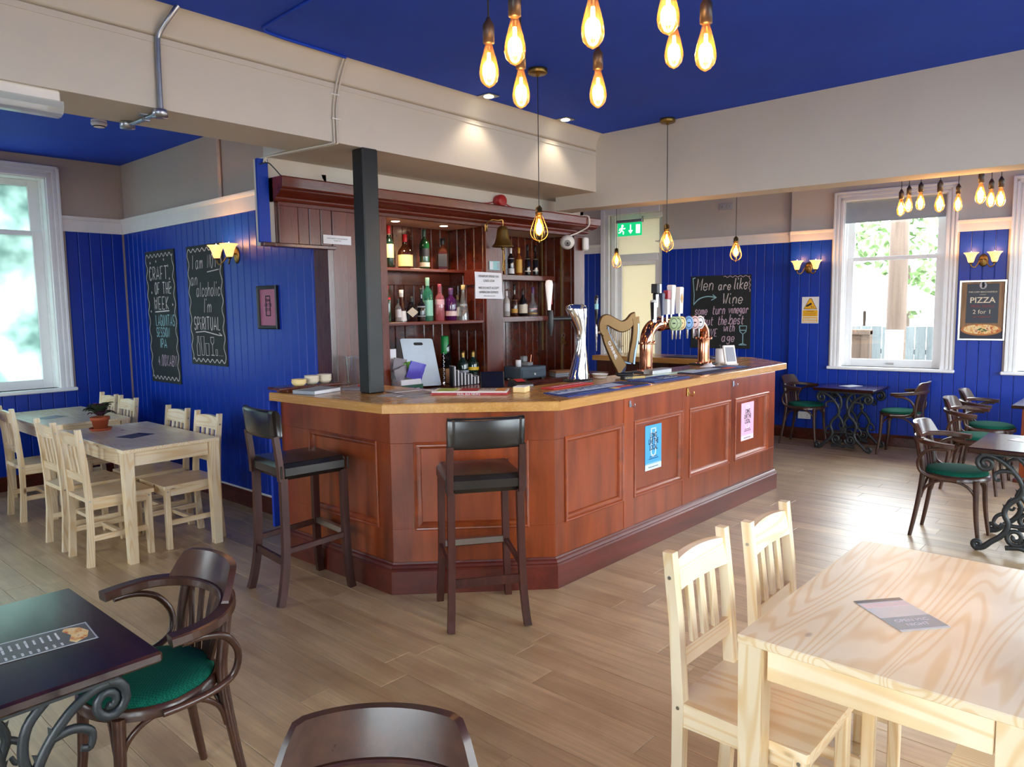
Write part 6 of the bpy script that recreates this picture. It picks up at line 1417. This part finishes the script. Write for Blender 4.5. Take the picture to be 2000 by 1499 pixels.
obj('arm', MB().tube([(-.05, 0, .45), (-.23, -.02, .45)], .016, 10).lathe([(.006, .33), (.012, .36), (.019, .40), (.019, .49), (.014, .51)], 12, (-.235, -.02, 0)), 'black', cf)
ph = obj('pump_handle', MB().lathe([(.012, .51), (.015, .55), (.026, .64), (.030, .69), (.024, .715), (0, .72)], 14, (-.25, -.025, 0), sy=.6), 'cap_white', cf); obj('handle_back', MB().box(-.232, -.22, -.02, -.0, .55, .66, .003), 'tap_red', ph)
obj('base', MB().lathe([(.11, 0), (.11, .014), (.095, .018), (0, .018)], 24), 'black', cf)

# ------------------------------------------------------------ loose things on the bar top
def towel(name, label, pts, mats, z=CT):
    t = thing(name, label, 'bar towel', (0, 0, z))
    obj('cloth', slab(MB(), pts, 0, .006, .002), mats[0], t)
    P = [Vector(p) for p in pts]; o, ex, ey = P[0], P[1] - P[0], P[3] - P[0]
    for i, (a, b, c, d, m) in enumerate(mats[1:]):
        q = [o + ex * a + ey * c, o + ex * b + ey * c, o + ex * b + ey * d, o + ex * a + ey * d]
        obj('stripe', MB().prism([(v.x, v.y) for v in q], .0061, .0068), m, t)
    return t, math.atan2(ex.y, ex.x)
flat('towel_blue', S(44, 62, 128), .9); flat('towel_pale', S(184, 202, 226), .9); flat('towel_red', S(206, 84, 76), .9); flat('towel_navy', S(34, 40, 78), .9); flat('towel_sky', S(84, 124, 186), .9); flat('mat_green', S(168, 196, 180), .35); flat('mat_red', S(196, 48, 56), .6)
t, a = towel('bar_towel', 'long blue and white bar towel at the angled corner of the bar', [(3.47, 2.68), (4.36, 2.66), (4.40, 2.93), (3.53, 2.92)], ['towel_blue', (.02, .80, .45, .97, 'towel_pale'), (.62, .82, .12, .36, 'towel_red'), (.55, .62, .05, .3, 'cream_l'), (.82, .99, .05, .95, 'towel_navy'), (.15, .5, .12, .2, 'towel_sky')])
words('SAM SMITH', .11, 'towel_blue', t, (3.80, 2.855, .0075), rot=(0, 0, a))
t, a = towel('bar_towel', 'bright blue bar mat in the middle of the front counter', [(4.47, 2.70), (4.97, 2.70), (4.98, 2.93), (4.48, 2.93)], ['towel_blue', (.12, .42, .25, .7, 'towel_sky'), (.5, .9, .3, .62, 'towel_pale'), (0, 1, .0, .08, 'towel_sky'), (0, 1, .92, 1, 'towel_sky')])
words('LAGER', .08, 'towel_navy', t, (4.82, 2.805, .0075), rot=(0, 0, a))
t, a = towel('bar_towel', 'striped navy bar towel near the far end of the front counter', [(5.20, 2.72), (6.10, 2.735), (6.11, 2.97), (5.22, 2.96)], ['towel_navy', (.05, .6, .45, .9, 'towel_pale'), (.6, .8, .2, .5, 'towel_red'), (.8, .98, .1, .9, 'towel_sky')])
t, a = towel('bar_towel', 'dark bar towel on the far return of the bar', [(6.78, 3.25), (7.10, 3.30), (7.12, 4.0), (6.80, 4.0)], ['towel_navy', (.2, .8, .1, .3, 'towel_pale'), (.3, .7, .4, .8, 'towel_blue')])
rm = thing('red_bar_runner', 'red rubber bar runner with white lettering, left of the chrome font', 'bar runner', (3.95, 3.06, CT), math.radians(2))
obj('mat', MB().box(-.22, .24, -.055, .055, 0, .008, .003), 'mat_red', rm); words('LONG LIVE THE LOCAL', .032, 'paper', rm, (0, 0, .0095), sx=1.1)
gm = thing('glass_mat', 'pale green glass drip mat running in front of the copper tower', 'drip mat', (5.02, 3.01, CT), math.radians(1))
obj('mat', MB().box(-.42, .52, -.07, .0 - .01, 0, .008, .003), 'mat_green', gm)
mg = thing('magazine', 'stack of two magazines with red covers on the front corner of the bar', 'magazine', (3.29, 3.31, CT), math.radians(-54))
obj('magazine_copy', MB().box(-.24, .24, -.10, .10, 0, .010, .002), flat('mag_red', S(178, 30, 46), .35), mg); up_ = obj('magazine_copy', MB().box(-.235, .235, -.085, .10, .0105, .020, .002), flat('mag_white', S(226, 216, 206), .35), mg)
obj('cover_print', MB().box(-.21, -.09, -.07, .09, .0201, .0206), flat('mag_lime', S(158, 186, 70), .4), up_); obj('cover_print', MB().box(-.07, .05, -.07, .09, .0201, .0206), 'mag_red', up_); obj('cover_print', MB().box(.16, .22, -.07, .09, .0201, .0206), flat('mag_orange', S(224, 150, 60), .4), up_)
words('REAL ALE NEWS', .02, 'paper', mg, (.0, -.1005, .005), rot=(PI / 2, 0, 0)); words('BEER', .05, 'ink', up_, (.10, .04, .0212), bold=.001)
for i, (x, y, a, m, l) in enumerate(((2.97, 3.56, .3, 'grey_l', 'grey sheet of paper lying before the black column'), (3.08, 3.66, -.2, 'snack_grey', 'darker folded sheet of paper under the column foot'))):
    p = thing('loose_paper', l, 'paper', (x, y, CT + .004 * i), a); obj('sheet', MB().box(-.105, .105, -.148, .148, 0, .0015 + .001 * i), m, p); obj('fold', MB().bar((-.105, .0, .002 + .001 * i), (.105, .02, .002 + .001 * i), .002, .002), 'paper', p)
cu = thing('note_block', 'white note block on the bar near the magazines', 'note block', (3.52, 3.09, CT), .4); obj('block', MB().box(-.05, .05, -.04, .04, 0, .035, .002), 'cream_l', cu); obj('top_sheet', MB().box(-.05, .05, -.04, .04, .035, .037), 'paper', cu)
tb_ = thing('tablet', 'black tilted tablet screen standing on the back of the bar', 'tablet', (3.60, 3.42, CT), math.radians(-42))
obj('screen', MB().bar((0, -.03, .004), (0, .02, .105), .16, .012, (0, -1, .4), .003), 'black', tb_); obj('screen_glass', MB().bar((0, -.0375, .006), (0, .0125, .107), .146, .001, (0, -1, .4)), 'g_black', tb_); obj('stand', MB().box(-.06, .06, -.02, .07, 0, .008, .003), 'black', tb_)
cr_ = thing('card_reader', 'black card terminal with a red light on the bar', 'card reader', (3.76, 3.30, CT), -.3)
obj('body', MB().add([(-.07, -.05, 0), (.07, -.05, 0), (.07, .07, 0), (-.07, .07, 0), (-.065, -.045, .018), (.065, -.045, .018), (.06, .06, .05), (-.06, .06, .05)], [(3, 2, 1, 0), (4, 5, 6, 7), (0, 1, 5, 4), (1, 2, 6, 5), (2, 3, 7, 6), (3, 0, 4, 7)]), 'black', cr_); obj('display', MB().add([(-.04, -.01, .0345), (.03, -.01, .0345), (.03, .04, .0495), (-.04, .04, .0495)], [(0, 1, 2, 3)]), 'alarm_red', cr_); obj('front_plate', MB().box(-.03, .06, -.052, -.049, .002, .014), 'dull_grey', cr_)
bw = thing('ash_bowl', 'small white round dish on the bar right of the chrome font', 'dish', (4.53, 3.20, CT), 0); obj('dish', MB().lathe([(0, .004), (.045, .004), (.055, .03), (.062, .034), (.06, .036), (.05, .010), (0, .008)], 22), 'cap_white', bw)
gx = thing('beer_mat_box', 'black and gold beer mat box at the foot of the harp font', 'box', (4.62, 2.97, CT), math.radians(-25)); obj('box', MB().box(-.09, .09, -.03, .03, 0, .026, .003), 'dk_l', gx); obj('gold_face', MB().box(-.02, .085, -.0315, -.0295, .003, .023), 'gilt', gx); words('GUINNESS', .016, 'cream_l', gx, (-.045, -.0312, .013), rot=(PI / 2, 0, 0))
mn = thing('menu_stand', 'white upright menu stand near the far end of the bar', 'menu stand', (6.24, 2.985, CT), math.radians(-30)); obj('frame', MB().bar((0, 0, .006), (-.0, .045, .17), .12, .022, (0, -1, .3), .004), 'white', mn); obj('menu_card', MB().bar((0, -.012, .03), (0, .030, .155), .085, .002, (0, -1, .3)), 'grey_l', mn); obj('foot', MB().box(-.06, .06, -.03, .08, 0, .01, .003), 'white', mn)
mgk = thing('white_canister', 'white cylinder canister beside the right copper upright', 'canister', (6.42, 3.18, CT), 0); obj('body', MB().lathe([(.04, 0), (.042, .005), (.042, .125), (.036, .13), (0, .13)], 18), 'cap_white', mgk); obj('pump', MB().lathe([(.008, .13), (.008, .165), (0, .165)], 8).tube([(0, 0, .16), (-.04, -.01, .158)], .005, 6), 'black', mgk)
clo = thing('bar_cloth', 'crumpled pale cloth left at the foot of the right copper upright', 'cloth', (5.90, 3.03, CT), .2); mb = MB(); vs = []
for i in range(9):
    for j in range(7): u, v = i / 8 - .5, j / 6 - .5; vs.append((u * .2, v * .10, max(.003, .03 * math.cos(u * 3) * math.cos(v * 3) + .008 * math.sin(17 * u + 5 * v))))
obj('cloth', mb.add(vs, [(i * 7 + j, i * 7 + 7 + j, i * 7 + 8 + j, i * 7 + j + 1) for i in range(8) for j in range(6)], True), 'paper', clo)
bl_ = thing('hardback_book', 'grey white book lying at the left end of the bar', 'book', (2.73, 4.16, CT), math.radians(15)); obj('pages', MB().box(-.125, .125, -.085, .085, .003, .022), 'paper', bl_); obj('cover', MB().box(-.13, .13, -.09, .09, 0, .003).box(-.13, .13, -.09, .09, .022, .025).box(-.13, -.126, -.09, .09, 0, .025), 'grey_l', bl_)
tt = thing('tea_towel', 'grey folded cloth with a red peg, left of the black column', 'cloth', (3.04, 4.12, CT), .5); obj('cloth', slab(MB(), [(-.11, -.08), (.12, -.09), (.11, .08), (-.12, .09)], 0, .014, .006), 'snack_grey', tt); obj('peg', MB().box(-.02, .045, -.012, .012, .014, .026, .004), 'alarm_red', tt)
jg = thing('water_jug', 'clear plastic water jug partly hidden behind the black column', 'jug', (3.13, 4.30, CT), 0)
obj('body', MB().lathe([(.0, .004), (.05, .004), (.056, .02), (.065, .20), (.068, .21), (.066, .21), (.062, .2), (.053, .02), (0, .008)], 22), 'clear_glass', jg); obj('handle', MB().tube(smooth_path([(.064, 0, .19), (.10, 0, .18), (.105, 0, .10), (.06, 0, .05)], 5), .007, 8), 'clear_glass', jg)
for i, (x, y, z, n, l) in enumerate(((2.70, 4.325, 1.1355, 2, 'cream bowl pair at the left end of the small ledge'), (2.82, 4.36, 1.1355, 3, 'stack of cream bowls in the middle of the small ledge'), (2.93, 4.375, 1.1355, 3, 'cream bowl stack nearest the dark jamb on the small ledge'))):
    t = thing('bowl_stack', l, 'bowls', (x, y, z), 0, 'cream bowls on the small ledge')
    for k in range(n): obj('bowl', MB().lathe([(.0, .002), (.03, 0), (.044, .012), (.05, .03), (.047, .03), (.04, .012), (0, .006)], 20), 'cream_l' if i == 0 else 'beige_l', t, (0, 0, k * .014))

# ------------------------------------------------------------ things on the tables
def leaflet(label, loc, rz, w, h, base, kind):
    t = thing('menu_leaflet', label, 'menu', loc, rz); obj('sheet', MB().box(-w / 2, w / 2, -h / 2, h / 2, 0, .0012), base, t); return t
flat('menu_slate', S(96, 92, 92), .3); flat('menu_grey', S(190, 196, 200), .3); flat('menu_dark', S(40, 44, 54), .3)
mt = leaflet('long slate coloured pizza menu lying on the dark foreground table', (.588, 2.358, .7005), 0, .105, .30, 'menu_slate', 0)
mt.rotation_euler = (0, 0, math.radians(-96)); mt.scale = (1.42, 1, 1)
obj('border', MB().pframe(-.0515, .0515, -.148, .148, [(0, .0012), (0, .0017), (.003, .0017), (.003, .0012)]), 'menu_grey', mt)
obj('pizza_print', MB().prism([(-.045, .09), (-.03, .125), (0, .14), (.03, .128), (.046, .095), (.03, .082), (0, .095), (-.03, .08)], .0013, .0018), 'pizza', mt)
words('PIZZA', .020, 'paper', mt, (0, -.115, .002)); words('MENU', .012, 'gold_l', mt, (0, -.137, .002))
for k in range(8):
    words(('MARGHERITA', 'PEPPERONI', 'HAWAIIAN', 'FUNGHI', 'VEGETARIAN', 'QUATTRO', 'CALZONE', 'GARLIC BREAD')[k], .0085, 'paper', mt, (-.012, .062 - k * .019, .002), sx=.8); words('£' + '89'[k % 2] + '.50', .0085, 'paper', mt, (.036, .062 - k * .019, .002), sx=.8)
m2 = leaflet('pale blue grey menu with a dark band on the foreground pine table', (2.233, .547, .7555), 0, .148, .21, 'menu_grey', 0)
obj('photo_band', MB().box(-.074, .074, -.095, -.02, .0012, .0018), flat('menu_bluegrey', S(120, 146, 160), .3), m2); obj('top_band', MB().box(-.074, .074, .088, .105, .0012, .0018), 'menu_dark', m2); obj('pale_band', MB().box(-.07, .07, .05, .08, .0012, .0017), 'pale_l', m2); words('OPEN MIC', .022, 'paper', m2, (0, -.046, .0022)); words('NIGHT', .022, 'paper', m2, (0, -.072, .0022))
m2.rotation_euler = (0, 0, math.radians(-39))
m3 = leaflet('dark leaflet lying on the pine table by the plant', (2.108, 5.53, .7555), math.radians(-68), .155, .20, 'menu_dark', 0); obj('band', MB().box(-.05, .05, .06, .09, .0012, .0018), 'towel_navy', m3)
m4 = leaflet('grey leaflet lying on the far pine table under the window', (2.035, 7.10, .7555), math.radians(-70), .155, .20, 'menu_bluegrey', 0); obj('band', MB().box(-.05, .05, .06, .09, .0012, .0018), 'menu_dark', m4)
m5 = leaflet('pale menu on the dark table under the far window', (8.80, 2.76, .7005), math.radians(-112), .15, .21, 'menu_grey', 0); obj('band', MB().box(-.05, .05, .06, .09, .0012, .0018), 'paper', m5)
m6 = leaflet('menu with a pink corner on the dark table at the right edge', (5.93, .72, .7005), -.4, .11, .21, 'menu_grey', 0); obj('band', MB().box(-.05, .05, .065, .095, .0012, .0018), 'pale_l', m6)
plp = thing('potted_plant', 'small flowering plant in a terracotta pot and saucer on the pine table', 'plant', (2.05, 6.02, .755), 0)
flat('terracotta', S(176, 84, 48), .7); flat('soil', S(46, 34, 26), .95); flat('leaf_green', S(62, 74, 50), .6); flat('leaf_purple', S(92, 52, 74), .6); flat('petal', S(150, 70, 130), .5)
obj('saucer', MB().lathe([(0, 0), (.07, 0), (.08, .018), (.076, .018), (.066, .006), (0, .006)], 24), 'terracotta', plp)
obj('pot', MB().lathe([(.0, .007), (.045, .007), (.058, .075), (.066, .076), (.068, .10), (.06, .10), (.055, .08), (0, .08)], 24), 'terracotta', plp); obj('soil', MB().lathe([(0, .09), (.057, .088)], 20), 'soil', plp)
rr = random.Random(3)
def leafm(L, W):
    mb = MB(); vs = []
    for i in range(6):
        u = i / 5; w = W * math.sin(PI * min(1, u * .95 + .05)) ; vs += [(u * L, -w, .03 * math.sin(u * 2.2) - .02 * u * u + .006), (u * L, 0, .03 * math.sin(u * 2.2) - .02 * u * u), (u * L, w, .03 * math.sin(u * 2.2) - .02 * u * u + .006)]
    return mb.add(vs, [(i * 3 + j, i * 3 + 3 + j, i * 3 + 4 + j, i * 3 + j + 1) for i in range(5) for j in range(2)], True)
LMs = [leafm(.085, .03).mesh('leaf', m) for m in ('leaf_green', 'leaf_purple')]
for i in range(38):
    a = i * 2.4; e = rr.uniform(-.05, .75); o = link('leaf', LMs[1 if i % 4 == 0 else 0], plp, (.018 * math.cos(a), .018 * math.sin(a), .10 + .055 * e), (0, -e, a)); s = rr.uniform(.8, 1.25); o.scale = (s, s, s)
pm = MB()
for k in range(5):
    a = k * 2 * PI / 5; pm.add([(0, 0, 0), (.010 * math.cos(a - .5), .010 * math.sin(a - .5), .004), (.018 * math.cos(a), .018 * math.sin(a), .006), (.010 * math.cos(a + .5), .010 * math.sin(a + .5), .004)], [(0, 1, 2, 3)])
PM = pm.mesh('flower', 'petal')
for i in range(9): a = i * 2.1; link('flower', PM, plp, (.045 * math.cos(a) * rr.random(), .045 * math.sin(a) * rr.random(), .175 + .02 * rr.random()), (rr.uniform(-.4, .4), rr.uniform(-.4, .4), a))
# lettering becomes plain mesh objects
for _o in [o for o in COL.objects if o.type == 'FONT']:
    _m = bpy.data.meshes.new_from_object(_o); _p, _l, _r, _s = _o.parent, _o.location.copy(), _o.rotation_euler.copy(), _o.scale.copy(); _n = _o.name
    bpy.data.objects.remove(_o)
    _q = link(_n, _m, _p, _l, _r); _q.scale = _s
